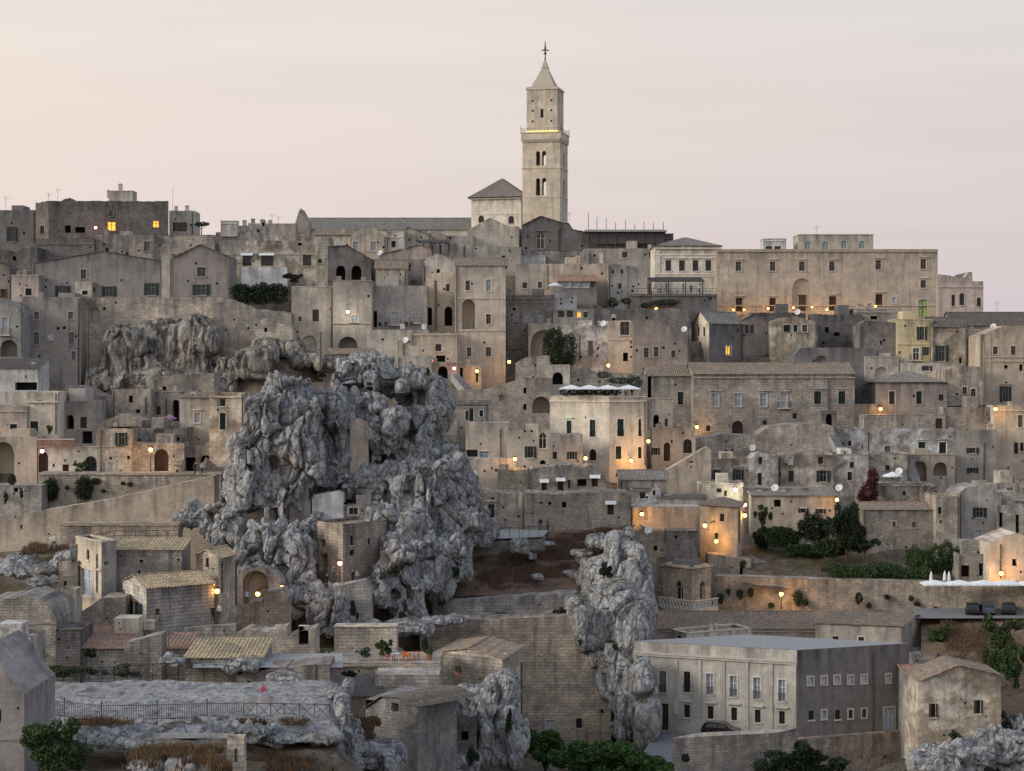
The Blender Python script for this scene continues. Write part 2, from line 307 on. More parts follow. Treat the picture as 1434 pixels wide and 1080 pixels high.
def corrugate(A, B, C, D_, pitch=.36):
    # tiled slope: eave A-B, ridge D_-C, rounded ribs running up the slope, rows lapping over each other
    A, B, C, D_ = map(Vector, (A, B, C, D_)); e = (B - A); L = e.length; e = e / L; nrm = e.cross(D_ - A)
    if nrm.z < 0: nrm = -nrm
    nrm.normalize(); up = nrm.cross(e)
    if up.z < 0: up = -up
    Sl = max((C - B).dot(up), (D_ - A).dot(up)); aL = (D_ - A).dot(e); aR = (B - C).dot(e); par = (C - D_).length > .8 * L
    n = max(4, int(L / pitch)) * 4; rows = max(3, int(Sl / .5)); V = []; Fc = []
    for i in range(n + 1):
        u = L * i / n; sm = 1.0
        if aL > 1e-3 and not par: sm = min(sm, u / aL)
        if aR > 1e-3 and not par: sm = min(sm, (L - u) / aR)
        sm = max(sm, .002); hgt = (0, .6, 1, .6)[i % 4] * .085
        sk = rnd.uniform(-.02, .02); dirv = (D_.lerp(C, i / n) - A.lerp(B, i / n)) if par else up * (Sl * sm)
        for j in range(rows + 1):
            V.append(A + e * (u + sk * (j % 2)) + dirv * (j / rows) + nrm * (hgt + .05 * ((rows - j) % 2) + rnd.uniform(-.02, .02)))
    for i in range(n):
        for j in range(rows):
            a = i * (rows + 1) + j; Fc.append((a, a + rows + 1, a + rows + 2, a + 1))
    return V, Fc
def addmesh(mb, V, Fc, m=0):
    i = len(mb.v); mb.v += [tuple(p) for p in V]
    for f in Fc: mb.f.append(tuple(i + k for k in f)); mb.m.append(m); mb.uv.append([(0, 0)] * len(f)); mb.uv2.append([(0, 9)] * len(f))
ARCHED = {'a': 1, 'A': 1, 'r': 1, 'n': 1, 'N': 1, 'g': 1, 'q': 2}
def window(root, base, fc, op):
    k = op['k']; u0, u1, v0, v1 = op['u0'], op['u1'], op['v0'], op['v1']; w = u1 - u0; h = v1 - v0; rec = -op['rev']
    mb = MB(); op['sc'] = tuple(min(.75, x * 1.22 + .03) for x in op['col'][:3]) + (1,)
    if k in 'nN':
        panel(mb, fc, op, rec, 0); return mb.build('niche', op['wm'], root, base, col=op['col'])
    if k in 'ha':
        panel(mb, fc, op, rec, 0); return mb.build('opening', 'dark_inside', root, base)  # near-black panel paints in the shade of the room behind
    door = k in 'dDer'
    pane = {'w': 'glass', 'u': 'glass', 's': 'glass', 'S': 'glass', 'p': 'curtain', 'P': 'pale_glass', 'l': 'lit_room', 'A': 'glass', 'f': 'glass', 'F': 'curtain', 'c': 'green_shutter', 'C': 'grey_wood', 'd': 'brown_wood', 'D': 'green_shutter', 'e': 'blue_paint', 'r': 'brown_wood', 'g': 'teal_glass', 'x': 'white_paint', 'q': 'glass', 'L': 'lime_paint'}[k]  # 'L': green light in the arch is put into the pane colour
    panel(mb, fc, op, rec, 0)
    fr = {'d': 'brown_wood', 'D': 'green_shutter', 'r': 'brown_wood', 'c': 'green_shutter', 'C': 'grey_wood', 'l': 'brown_wood', 'g': 'surround', 'q': 'surround', 'L': 'green_shutter', 'u': 'brown_wood', 's': 'grey_wood', 'S': 'brown_wood', 'w': 'grey_wood', 'A': 'brown_wood'}.get(k, 'white_paint')
    o = mb.build('door' if door else 'window', pane, root, base)
    f = MB(); t = min(.09, w * .09); tt = arch_top(op, u0 + t)
    fbox(f, fc, u0, u0 + t, v0, tt, rec + .01, rec + .09); fbox(f, fc, u1 - t, u1, v0, tt, rec + .01, rec + .09)
    if w > .55: fbox(f, fc, (u0 + u1) / 2 - t / 2, (u0 + u1) / 2 + t / 2, v0, v1 - t, rec + .012, rec + .085)
    if not op['arch']: fbox(f, fc, u0 + t, u1 - t, v1 - t, v1, rec + .01, rec + .09)
    if h > 1.2: fbox(f, fc, u0 + t, u1 - t, v0 + h * .62, v0 + h * .62 + t * .8, rec + .011, rec + .08)
    fbox(f, fc, u0 + t, u1 - t, v0, v0 + t, rec + .01, rec + .09); f.build('frame', fr, o, base)
    if k in 'wpPxlfFcCeDg' or (k in 'sSAq' and rnd.random() < .5):
        f = MB(); q = .16; d = .05
        if not op['arch']:
            fbox(f, fc, u0 - q, u0, v0, v1 + q, -.02, d); fbox(f, fc, u1, u1 + q, v0, v1 + q, -.02, d); fbox(f, fc, u0, u1, v1, v1 + q, -.02, d)
            f.build('surround', op['wm'], o, base, col=op['sc'])
    if not door and k not in 'fF' and h > .7:
        f = MB(); fbox(f, fc, u0 - .14, u1 + .14, v0 - .14, v0 - .003, -.03, .14); f.build('sill', op['wm'], o, base, col=op['sc'])
    if k in 'sS':
        for a, b in ((u0 - w * .48, u0 - .03), (u1 + .03, u1 + w * .48)):
            f = MB(); fbox(f, fc, a, b, v0, v1, .03, .08)
            for j in range(1, 5): fbox(f, fc, a + .06, b - .06, v0 + h * j / 5 - .03, v0 + h * j / 5 + .03, .08, .1)
            f.build('shutter', 'green_shutter' if k == 's' else 'brown_wood', o, base)
    if k in 'cC':
        f = MB()
        for j in range(1, 9): fbox(f, fc, u0 + t, u1 - t, v0 + h * j / 9 - .02, v0 + h * j / 9 + .02, rec + .02, rec + .06)
        f.build('louvre', 'green_shutter' if k == 'c' else 'grey_wood', o, base)
    if op['bal']:
        f = MB(); n = max(4, int(w / .14))
        for j in range(n + 1): u = u0 + w * j / n; f.tube(fc.pt(u, v0, .06), fc.pt(u, v0 + h * .36, .06), .018, n=4)
        for z in (.04, h * .36): f.tube(fc.pt(u0 - .06, v0 + z, .06), fc.pt(u1 + .06, v0 + z, .06), .03, n=4)
        f.build('railing', 'iron', o, base)
    if k in 'fF':
        f = MB(); fbox(f, fc, u0 - .5, u1 + .5, v0 - .18, v0 - .02, -.05, .9); bo = f.build('balcony', 'surround', o, base); f = MB()
        n = max(3, int((w + 1) / .22))
        for j in range(n + 1): u = u0 - .47 + (w + .94) * j / n; f.tube(fc.pt(u, v0 - .02, .86), fc.pt(u, v0 + .95, .86), .014, n=4)
        for uu in (u0 - .47, u1 + .47):
            for j in range(4): f.tube(fc.pt(uu, v0 - .02, .1 + .22 * j), fc.pt(uu, v0 + .95, .1 + .22 * j), .014, n=4)
            f.tube(fc.pt(uu, v0 + .95, 0), fc.pt(uu, v0 + .95, .86), .025, n=4)
        f.tube(fc.pt(u0 - .47, v0 + .95, .86), fc.pt(u1 + .47, v0 + .95, .86), .025, n=4); f.build('railing', 'iron', o, base)
    if op['hood']:
        f = MB(); z = v1 + (.35 if not op['arch'] else .2); fbox(f, fc, u0 - .35, u1 + .35, z, z + .14, -.02, .28); fbox(f, fc, u0 - .25, u1 + .25, z - .1, z, -.02, .16); f.build('hood', op['wm'], o, base, col=op['sc'])
    if op['awn']:
        f = MB(); a = fc.pt(u0 - .3, v1 + .35, .02); b_ = fc.pt(u1 + .3, v1 + .35, .02); c = fc.pt(u1 + .3, v1 - .05, 1.1); e = fc.pt(u0 - .3, v1 - .05, 1.1); dz = Vector((0, 0, .05))
        f.poly([e, c, b_, a]); f.poly([p - dz for p in (a, b_, c, e)]); f.poly([e - dz, c - dz, c, e]); f.build('awning', 'canvas_white', o, base)
    return o
def b(name, label, pts, yt, yb, st='Ba', ops='', roof='', prof=None, dep=8, down=5, jit=0, cat=None, hang=.25, anchor=True, group=None, par=True, rcol=None, st2=None, deck=None):
    if len(pts) == 3 and not isinstance(pts[0], tuple): pts = [(pts[0], pts[2]), (pts[1], pts[2])]
    C = [XY(p, d) for p, d in pts]; near = min(pts, key=lambda q: q[1])
    zt = ZZ(yt, near[1]); zb = ZZ(yb, near[1]); z0 = zb - down
    cat = cat or name.split('_')[-1]; mid = XY(*pts[len(pts) // 2]) if len(pts) > 2 else (C[0] + C[1]) / 2
    base = Vector((mid.x, mid.y, zb)); root = empty(name, base, label, cat, group)
    if anchor:
        for c in C: ANCH.append((c.x, c.y - .5, zb - 1.0))
        m2 = (C[0] + C[-1]) / 2; ANCH.append((m2.x, m2.y + .5, zb - 1.0))
    c0 = PAL[st[0]]; j = rnd.uniform(.84, 1.2); hue = rnd.uniform(-.035, .035); colr = (c0[0] * j * (1 + hue), c0[1] * j, c0[2] * j * (1 - hue), 1); wm = MK[st[1]]
    faces = [Face(a, bb) for a, bb in zip(C, C[1:])]
    rr = random.Random(label); xa, xb = pts[0][0], pts[-1][0]
    if cat in ('house', 'wall', 'hotel', 'chapel') and yb - yt > 18 and xb - xa > 22:
        for _ in range(rr.randint(1, 4)): ops += ' h%.1f,%.1f,%.1f,%.1f' % (rr.uniform(xa + 4, xb - 4), rr.uniform(yt + 6, yb - 4), rr.uniform(2, 3.4), rr.uniform(2, 3.6))
    if cat == 'house' and xb - xa > 26:
        if rr.random() < .6: ops += ' I%.1f,%.1f,%.1f' % (rr.choice((xa + 2.5, xb - 2.5)), yt + 2, yb - 2)
        if not prof:
            for _ in range(rr.randint(0, 2)): ops += ' K%.1f,%.1f,%.1f' % (rr.uniform(xa + 4, xb - 4), yt - rr.uniform(5, 9), rr.uniform(4, 7))
        if not jit and not roof and rr.random() < .5: jit = .07
    if len(C) == 2: back = [C[1] - faces[0].o * dep, C[0] - faces[0].o * dep]
    else: back = [C[0] + (C[-1] - C[1])] if len(C) == 3 else [C[-1] - faces[-1].o * dep, C[0] - faces[0].o * dep]
    # openings -------------------------------------------------
    per = [[] for _ in faces]; extra = []
    for tok in ops.split():
        k = tok[0]; rest = tok[1:]; fl = ''
        while rest and rest[-1] in '^!~': fl += rest[-1]; rest = rest[:-1]
        nums = [float(x) for x in rest.split(',')]
        if k in 'IKVZM': extra.append((k, nums)); continue
        px = nums[0]; fi = 0
        for i in range(len(faces)):
            if pts[i][0] - .01 <= px <= pts[i + 1][0]: fi = i
        fc = faces[fi]; w, h = nums[2], nums[3]
        if k in 'sS': w *= .52
        ua, za = fc.hit(px - w / 2, nums[1] + h / 2); ub, zb_ = fc.hit(px + w / 2, nums[1] - h / 2)
        um, zlo = fc.hit(px, nums[1] + h / 2); _, zhi = fc.hit(px, nums[1] - h / 2)
        ua = max(ua, .12); ub = min(ub, fc.W - .12)
        if ub - ua < .15: continue
        op = dict(k=k, u0=ua, u1=ub, v0=max(zlo, z0 + .1), v1=zhi, arch=ARCHED.get(k, 0), rev={'n': .5, 'N': 2.2, 'h': 1.0, 'a': 1.6, 'r': .5, 'd': .3}.get(k, .24), hood='^' in fl, bal='!' in fl, awn='~' in fl, wm=wm, col=colr)
        op['rev'] = min(op['rev'], dep * .8)
        if any(ua < q['u1'] + .03 and q['u0'] < ub + .03 and op['v0'] < q['v1'] + .03 and q['v0'] < zhi + .03 for q in per[fi]): continue
        per[fi].append(op)
    # walls ------------------------------------------------------
    mb = MB(); tops = []; mb2 = MB()
    uo = 0; flat_roof = not roof and not prof
    for i, fc in enumerate(faces):
        if prof and i == 0: pr = [(max(0, min(fc.W, fc.hit(x))), fc.hit(x, y)[1]) for x, y in prof]; pr[0] = (0, pr[0][1]); pr[-1] = (fc.W, pr[-1][1])
        else: pr = [(0, zt), (fc.W, zt)]
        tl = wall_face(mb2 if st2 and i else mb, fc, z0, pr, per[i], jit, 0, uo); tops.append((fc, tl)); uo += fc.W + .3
    ring = C + back
    zl = tops[0][1][0][1]; zr = tops[-1][1][-1][1]
    if prof and len(C) == 2:
        fc, tl = tops[0]
        for (a, za), (c, zc) in zip(tl, tl[1:]):
            if abs(a - c) < 1e-6: continue
            mb.poly([fc.pt(a, za), fc.pt(c, zc), fc.pt(c, zc, -dep), fc.pt(a, za, -dep)], 0, [(a, 0), (c, 0), (c, dep), (a, dep)], [(0, .3)] * 4)
        mb.poly([fc.pt(fc.W, z0, -dep), fc.pt(0, z0, -dep)] + [fc.pt(u, z, -dep) for u, z in tl], 0)
        for u, z, fl in ((fc.W, zr, 1), (0, zl, 0)):
            q = [fc.pt(u, z0), fc.pt(u, z0, -dep), fc.pt(u, z, -dep), fc.pt(u, z)]
            mb.poly(q if fl else q[::-1], 0, [(0, z0), (dep, z0), (dep, z), (0, z)] if fl else [(0, z), (dep, z), (dep, z0), (0, z0)], [(0, z - z0), (0, z - z0), (0, 0), (0, 0)] if fl else [(0, 0), (0, 0), (0, z - z0), (0, z - z0)])
    else:
        n = len(ring); lim = zt - (.4 if flat_roof and par else 0)
        for i in range(len(C) - 1, n):
            a, c = ring[i], ring[(i + 1) % n]; L = (c - a).length; h_ = lim
            mb.poly([(a.x, a.y, z0), (c.x, c.y, z0), (c.x, c.y, zt), (a.x, a.y, zt)], 0, [(uo, z0), (uo + L, z0), (uo + L, zt), (uo, zt)], [(0, zt - z0)] * 2 + [(0, 0)] * 2); uo += L
        mb.poly([(p.x, p.y, lim) for p in ring], 0, [(p.x, p.y) for p in ring], [(0, 1.5)] * n)
    wall = mb.build('wall', wm, root, base, col=colr)
    if st2: mb2.build('side_wall', MK[st2[1]], root, base, col=PAL[st2[0]] + (1,))  # faces after the first take a second, darker wall colour
    if deck: md = MB(); md.poly([(p.x, p.y, zt + .03) for p in ring], 0); md.build('roof_deck', deck, root, base)
    if flat_roof and cat == 'house' and len(C) == 2 and xb - xa > 44 and rr.random() < .55:
        fc = faces[0]; u = rr.uniform(1, fc.W - 3.5); hw = rr.uniform(1.6, 2.8); ms = MB(); hz = rr.uniform(.7, 1.7); fbox(ms, fc, u, u + hw, zt - .5, zt + hz, -dep * .8, -rr.uniform(1.2, 2.5)); ms.build('stair_head', wm, root, base, col=colr)
    if flat_roof and par and not jit:
        mp = MB(); th = .28
        cen = sum(ring, Vector((0, 0))) / len(ring)
        for i in range(len(ring)):
            a, c = ring[i], ring[(i + 1) % len(ring)]; fc = Face(a, c); fbox(mp, fc, -.05 if i else -.06, fc.W + .05, zt - .02, zt + .13, -th, .07)
        mp.build('parapet', wm, root, base, col=tuple(x * .88 for x in colr[:3]) + (1,))
    # roofs --------------------------------------------------------
    rc = TILE[rcol or 't'] + (1,)
    if roof:
        kind, ry = roof.split(':'); ry = float(ry); fc = faces[-1] if kind == 'X' else faces[0]; mr = MB(); base_m = MB()
        depth = dep if len(C) == 2 else (back[0] - C[-1]).length if kind == 'X' else (C[2] - C[1]).length
        zr_ = ZZ(ry, fc.A.y + depth / 2); zr_ = max(zr_, zt + .3); hh = hang
        back_dir = -fc.o if len(C) == 2 else ((back[0] - C[-1]) if kind == 'X' else (C[2] - C[1])).normalized()
        def pp(u, z, d): q = fc.A + fc.t * u - back_dir * d; return Vector((q.x, q.y, z))
        if kind in 'xX':                        # ridge along the facade
            for d0, sgn in ((hh, 1), (-depth - hh, -1)):
                zz = zt - hh * (zr_ - zt) / (depth / 2)
                V, Fc = corrugate(pp(-hh, zz, d0), pp(fc.W + hh, zz, d0), pp(fc.W + hh, zr_, -depth / 2), pp(-hh, zr_, -depth / 2)); addmesh(mr, V, Fc)
            for u in (0, fc.W):
                gm = MB(); gm.poly([pp(u, zt - .02, 0), pp(u, zt - .02, -depth), pp(u, zr_ - .06, -depth / 2)], 0, [(0, 0), (depth, 0), (depth / 2, zr_ - zt)]); gm.build('gable', wm, root, base, col=colr)
            mr.tube(pp(-hh, zr_ + .05, -depth / 2), pp(fc.W + hh, zr_ + .05, -depth / 2), .13, n=6)
        elif kind == 'h':                       # hipped
            k = min(fc.W, depth) / 2
            corners = [pp(-hh, zt, hh), pp(fc.W + hh, zt, hh), pp(fc.W + hh, zt, -depth - hh), pp(-hh, zt, -depth - hh)]
            if fc.W >= depth: R0, R1 = pp(k, zr_, -depth / 2), pp(fc.W - k, zr_, -depth / 2)
            else: R0, R1 = pp(fc.W / 2, zr_, -k), pp(fc.W / 2, zr_, -depth + k)
            if fc.W >= depth: sl = [(0, 1, R1, R0), (1, 2, R1, R1), (2, 3, R0, R1), (3, 0, R0, R0)]
            else: sl = [(0, 1, R0, R0), (1, 2, R1, R0), (2, 3, R1, R1), (3, 0, R0, R1)]
            for a, c, r1, r0 in sl: V, Fc = corrugate(corners[a], corners[c], r1, r0); addmesh(mr, V, Fc)
            base_m.poly([p + Vector((0, 0, -.06)) for p in corners], 0)
        elif kind == 's':                       # lean-to, falling towards the street
            zz = ZZ(ry, fc.A.y + depth)
            V, Fc = corrugate(pp(-hh, zt - .05, hh), pp(fc.W + hh, zt - .05, hh), pp(fc.W + hh, zz, -depth), pp(-hh, zz, -depth)); addmesh(mr, V, Fc)
            for u in (0, fc.W): gm = MB(); gm.poly([pp(u, zt, 0), pp(u, zt, -depth), pp(u, zz - .05, -depth)], 0, [(0, 0), (depth, 0), (depth, zz - zt)]); gm.build('gable', wm, root, base, col=colr)
            base_m.poly([pp(fc.W, zt, -depth), pp(0, zt, -depth), pp(0, zz - .05, -depth), pp(fc.W, zz - .05, -depth)])
        ro = mr.build('roof', 'roof_tiles', root, base, col=rc)
        base_m.build('gable', wm, root, base, col=colr)
    elif prof and rcol:
        fc, tl = tops[0]; mr = MB()
        for (x0, y0), (x1, y1) in zip(prof, prof[1:]):
            if x1 - x0 < 2: continue
            (ua, za), (ub, zb2) = fc.hit(x0, y0), fc.hit(x1, y1); ua = max(ua, 0); ub = min(ub, fc.W)
            lo, hi = ((ua, za), (ub, zb2)) if za < zb2 else ((ub, zb2), (ua, za))
            V, Fc = corrugate(fc.pt(lo[0], lo[1] + .02, hang), fc.pt(lo[0], lo[1] + .02, -dep), fc.pt(hi[0], hi[1] + .02, -dep), fc.pt(hi[0], hi[1] + .02, hang)); addmesh(mr, V, Fc)
        mr.build('roof', 'roof_tiles', root, base, col=rc)
    for i, fc in enumerate(faces):
        for op in per[i]: window(root, base, fc, op)
    for k, nu in extra:
        px = nums = nu; px = nu[0]; fi = 0
        for i in range(len(faces)):
            if pts[i][0] - .01 <= px <= pts[i + 1][0]: fi = i
        fc = faces[fi]; mb = MB()
        if k == 'I':                            # drainpipe: px, y0, y1
            u = fc.hit(px); d = fc.dist(px); mb.tube(fc.pt(u, ZZ(nu[1], d), .12), fc.pt(u, ZZ(nu[2], d), .12), .085, n=6)
            for q in range(4): z = ZZ(nu[1] + (nu[2] - nu[1]) * (q + .5) / 4, d); mb.tube(fc.pt(u, z - .05, .12), fc.pt(u, z + .05, .12), .12, n=6)
            mb.build('drainpipe', 'pipe', root, base)
        if k == 'M':                            # door at the back of a niche
            (ua, za), (ub, zz) = fc.hit(nu[0] - nu[2] / 2, nu[1] + nu[3] / 2), fc.hit(nu[0] + nu[2] / 2, nu[1] - nu[3] / 2); fbox(mb, fc, ua, ub, za, zz, -.49, -.38); fbox(mb, fc, ua - .12, ub + .12, zz, zz + .15, -.49, -.34); mb.build('door', 'brown_wood', root, base)
        if k == 'K':                            # chimney: px, y top, width px
            d = fc.dist(px); u = fc.hit(px); w = nu[2] / F * d; z1 = ZZ(nu[1], d + 2.2); zz = min(z1 - .5, zt - .5)
            fbox(mb, fc, u - w / 2, u + w / 2, zz - .5, z1 - .25, -2.2 - w, -2.2); fbox(mb, fc, u - w * .62, u + w * .62, z1 - .25, z1 - .12, -2.2 - w * 1.12, -2.2 + w * .12); fbox(mb, fc, u - w * .4, u + w * .4, z1 - .12, z1, -2.2 - w * .9, -2.2 - w * .1)
            mb.build('chimney', wm, root, base, col=colr)
        if k == 'V':                            # string course at height y (optional proud depth)
            z = ZZ(nu[1], fc.dist(px)); pd = nu[2] if len(nu) > 2 else .14; fbox(mb, fc, -.03, fc.W + .03, z - .09, z + .09, -.02, pd); mb.build('string_course', wm, root, base, col=tuple(min(1, x * 1.08) for x in colr[:3]) + (1,))
        if k == 'Z':                            # pilaster: px, y0, y1, width px
            u = fc.hit(px); d = fc.dist(px); w = nu[3] / F * d; fbox(mb, fc, u - w / 2, u + w / 2, ZZ(nu[2], d), ZZ(nu[1], d), -.02, .11); mb.build('pilaster', wm, root, base, col=colr)
    return root
# ------------------------------------------------------------------ the hill town, from the skyline down (positions read off the photo, distances from the street each stands on)
H, RW = 'house', 'retaining_wall'
def wall(label, pts, yt, yb, st='Ba', ops='', **k): k.setdefault('dep', 3); k.setdefault('cat', 'wall'); k.setdefault('par', False); return b(RW, label, pts, yt, yb, st, ops, **k)
# --- skyline, left
b(H, 'dark house with one tall green shuttered window behind the cream-cornered block', (-8, 50, 374), 294, 342, 'Kp', 's17,328,15,20', dep=9)
b('palace', 'large dark stone block with two glowing orange windows on the skyline', [(50, 371), (68, 366), (236, 367)], 281, 330, 'Kr', 'w155,299,7,8 l156,317,12,13 l218,314,9,10 h95,321,8,10 h112,322,14,8 u59,322,5,11', jit=.12, cat='palace')
b('roof_room', 'small pale rooftop room with chimneys on the dark skyline block', (152, 186, 370), 268, 283, 'Lp', 'K165,257,5 K148,266,3', dep=4, down=1, anchor=False, cat='roof room')
b(H, 'pale house with wide dark glazed front beside the dark skyline block', (237, 272, 370), 295, 330, 'Lp', 'u252,318,20,13', dep=7)
wall('stained pale terrace wall below the wide glazed house', (214, 300, 360), 329, 356, 'Ba', jit=.1, dep=6)
b(H, 'low dark stone house with dark ledge under the skyline block', (50, 132, 358), 334, 372, 'Kr', 'V90,342', dep=6, jit=.1)
b(H, 'grey stone house with reddish patch beside the pillar chimney', (132, 216, 359), 329, 366, 'Gr', 'h150,350,4,5 h178,356,4,4 C206,345,9,13', dep=7, jit=.08)
b(H, 'long brown-grey house with low gable and dark green shutters above cliff', (45, 225, 345), 368, 417, 'Np', 'w117,384,8,13 s88,408,21,15 s153,408,20,14 s212,405,20,17 h64,402,3,3 h131,406,4,6', prof=[(45, 369), (145, 352), (225, 366)], dep=9, rcol='k')
b('annex', 'small cream lean-to box on the long brown-grey house', (105, 128, 343.5), 396, 418, 'Cp', 'c119,410,8,6', dep=1.6, anchor=False, cat='annex')
b('annex', 'pale vertical pier between the two brown-grey houses above cliff', (226, 241, 344), 356, 417, 'Bp', 'I239,362,416', dep=6, cat='annex')
b(H, 'dark gabled house with one square window and one green shuttered window', (241, 320, 344), 361, 416, 'Np', 'w282,381,12,13 s282,406,24,15 h304,397,3,3', prof=[(241, 362), (280, 343), (320, 360)], dep=10, rcol='k')
b(H, 'small pinkish house with arched green window left of long gabled house', (16, 54, 343), 386, 421, 'Pp', 'c40,409,9,10', dep=5)
b(H, 'dark gabled house with brown window above the pale blue balcony door', (-15, 17, 344), 370, 422, 'Np', 'S5,411,9,13', prof=[(-15, 366), (5, 368), (17, 378)], dep=6, rcol='k')
b(H, 'grey-brown house with pale blue balcony door and arched loggia', (-15, 33, 331), 421, 502, 'Gp', 'F7,457,9,24 N12,488,24,24', prof=[(-15, 422), (12, 421), (24, 430), (33, 440)], dep=8)
b(H, 'tall smooth stone house with many small blue-grey windows and long drainpipe', (30, 113, 337), 416, 552, 'Gp', 'C51,442,7,11 C99,442,7,11 C51,474,7,17 x71,471,7,11 C100,474,7,17 C103,498,6,12 h81,460,4,4 h90,459,4,4 u63,518,6,14 I110,425,545', dep=9)
wall('long pale retaining wall with arched niche above the stained cliff', (113, 334, 341), 416, 545, 'Ba', 'n133,441,13,22 h146,432,4,4 h162,424,3,3', prof=[(113, 417), (300, 416), (318, 418), (334, 422)], down=4, jit=.08, dep=6)
wall('high rubble wall falling to the right beside the stained cliff', (300, 408, 339.5), 424, 530, 'Br', '', prof=[(300, 424), (330, 420), (360, 432), (408, 437)], down=8, jit=.15, dep=6)
wall('grey stone wall below the arched loggia house', (-15, 31, 334), 500, 520, 'Ga', down=8)
# --- cathedral hill
nave = b('cathedral_nave', 'long low cathedral nave with grey tiled roof left of the bell tower', (424, 664, 408), 322, 345, 'Cp', roof='x:306', dep=18, rcol='g', cat='church')
b('belfry_wall', 'pointed stone gable rising at the far end of the nave roof', (413, 434, 404), 310, 330, 'Ba', prof=[(413, 314), (418, 297), (421, 292), (425, 294), (434, 311)], dep=3, cat='gable', jit=.1)
wall('low beige skyline wall left of the pointed gable', (356, 414, 398), 313, 330, 'Bp', 'K376,308,5 K348,312,5', dep=4)
b(H, 'grey house with three large dark windows and white balcony front', (309, 441, 361), 337, 388, 'Lw', 'u346,365,12,15~ u374,365,17,15~ u430,365,12,15 V370,356 h420,342,6,4', dep=9)
b('parapet_wall', 'white balcony parapet in front of the three large dark windows', (338, 402, 358.5), 374, 389, 'Wp', dep=1.4, down=2, cat='balcony', par=False)
b(H, 'pale rear house with stained parapet behind the three large dark windows', (302, 362, 372), 325, 352, 'Lr', 'K338,316,6 K349,312,5', dep=7, jit=.08)
b(H, 'narrow house end beside the dark loggia with tiny dark window', (441, 462, 359), 331, 400, 'Lr', 'u448,366,6,6', dep=8, jit=.1)
b(H, 'low cream house with stained tiled roof under the nave', (440, 492, 388), 330, 352, 'Cp', roof='s:320', dep=6)
b(H, 'beige gabled house with two pale blue windows under the nave', (490, 542, 385), 330, 360, 'Tp', 'P498,345,8,13 P523,345,8,13 I539,331,357', prof=[(490, 331), (516, 314), (542, 331)], dep=9)
b(H, 'small cream facade with green door under the nave', (543, 566, 386), 324, 352, 'Cp', 'D551,342,6,9 V550,332', dep=5)
b(H, 'beige gabled house back with grey roof right of the green door', (565, 604, 390), 326, 350, 'Bp', prof=[(565, 327), (570, 318), (604, 330)], dep=8, rcol='g')
b(H, 'low tan wall house below the nave roof end', (596, 662, 394), 324, 352, 'Bp', prof=[(596, 330), (606, 322), (626, 330), (662, 330)], dep=6)
b(H, 'cream house with twin-pitched roofs behind the black pergola', (530, 604, 374), 356, 382, 'Pp', '', prof=[(530, 357), (555, 351), (585, 343), (604, 350)], dep=8, rcol='t')
b(H, 'tan house with low rough wall right of the black pergola', (628, 730, 380), 342, 372, 'Bp', 'h705,362,5,8 I650,345,365', prof=[(628, 342), (640, 340), (660, 344), (730, 346)], dep=7, jit=.1)
b('loggia_house', 'dark brown house with two arched loggia openings', (459, 520, 357), 365, 396, 'Dp', 'a477,382,13,20 a499,382,14,20 V490,393', prof=[(459, 346), (486, 344), (520, 364)], dep=9, rcol='k', cat='house')
b(H, 'low house with pale tiled roof right of the dark loggia', (526, 570, 354), 376, 402, 'Bp', '', roof='x:365', dep=7)
b(H, 'grey-brown house with small dark windows behind pale tiled roof', (520, 602, 362), 363, 392, 'Np', 'u580,396,8,6 K565,348,6', dep=7, jit=.08)
b(H, 'round-roofed pale house left of the tall tan house', (592, 642, 358), 370, 396, 'Bp', 'h593,372,3,7 h614,377,3,4', prof=[(592, 368), (600, 360), (613, 355), (626, 360), (642, 372)], dep=8)
b(H, 'brown-beige house with grey window above the faint arch', (408, 467, 343), 402, 498, 'Tp', 'u442,442,9,17 u420,447,4,6 n433,481,21,22', dep=9, down=8)
b(H, 'grey-beige house with bright white lamp and wide arched niche', (466, 521, 342), 394, 500, 'Gp', 'P497,447,10,11 N487,484,28,25 V490,453', dep=10, down=8)
b(H, 'grey house with two white balcony doors and hanging laundry', (520, 598, 346), 400, 466, 'Gp', 'F553,446,9,18 F582,445,9,14 h525,447,6,23', dep=9, jit=.06)
wall('beige terrace wall below the laundry balcony', (514, 600, 341), 462, 505, 'Lp', 'h560,494,4,5 I558,478,500', dep=4)
b(H, 'beige house with two dark arched doorways beside the tall tan house', (596, 640, 349), 382, 470, 'Tp', 'a601,443,8,25 a628,443,11,27 u627,403,5,10', dep=9)
b('tower_house', 'tall tan house with big arched balcony niche high on its wall', (637, 708, 340), 372, 532, 'Tp', 'w655,400,6,14 P684,400,7,17 N656,440,18,42 w684,447,7,14 w657,493,6,13 w684,493,7,13 V670,418 V670,463', roof='x:362', dep=10, down=8, cat='house')
b(H, 'low tan house with garage and row of red lights', (575, 640, 337), 466, 514, 'Tp', 'u614,487,8,10 h617,503,13,10 V600,469', dep=7)
b(H, 'small cream house step under the laundry house', (558, 590, 339), 478, 512, 'Lp', 'I565,482,500', dep=5)
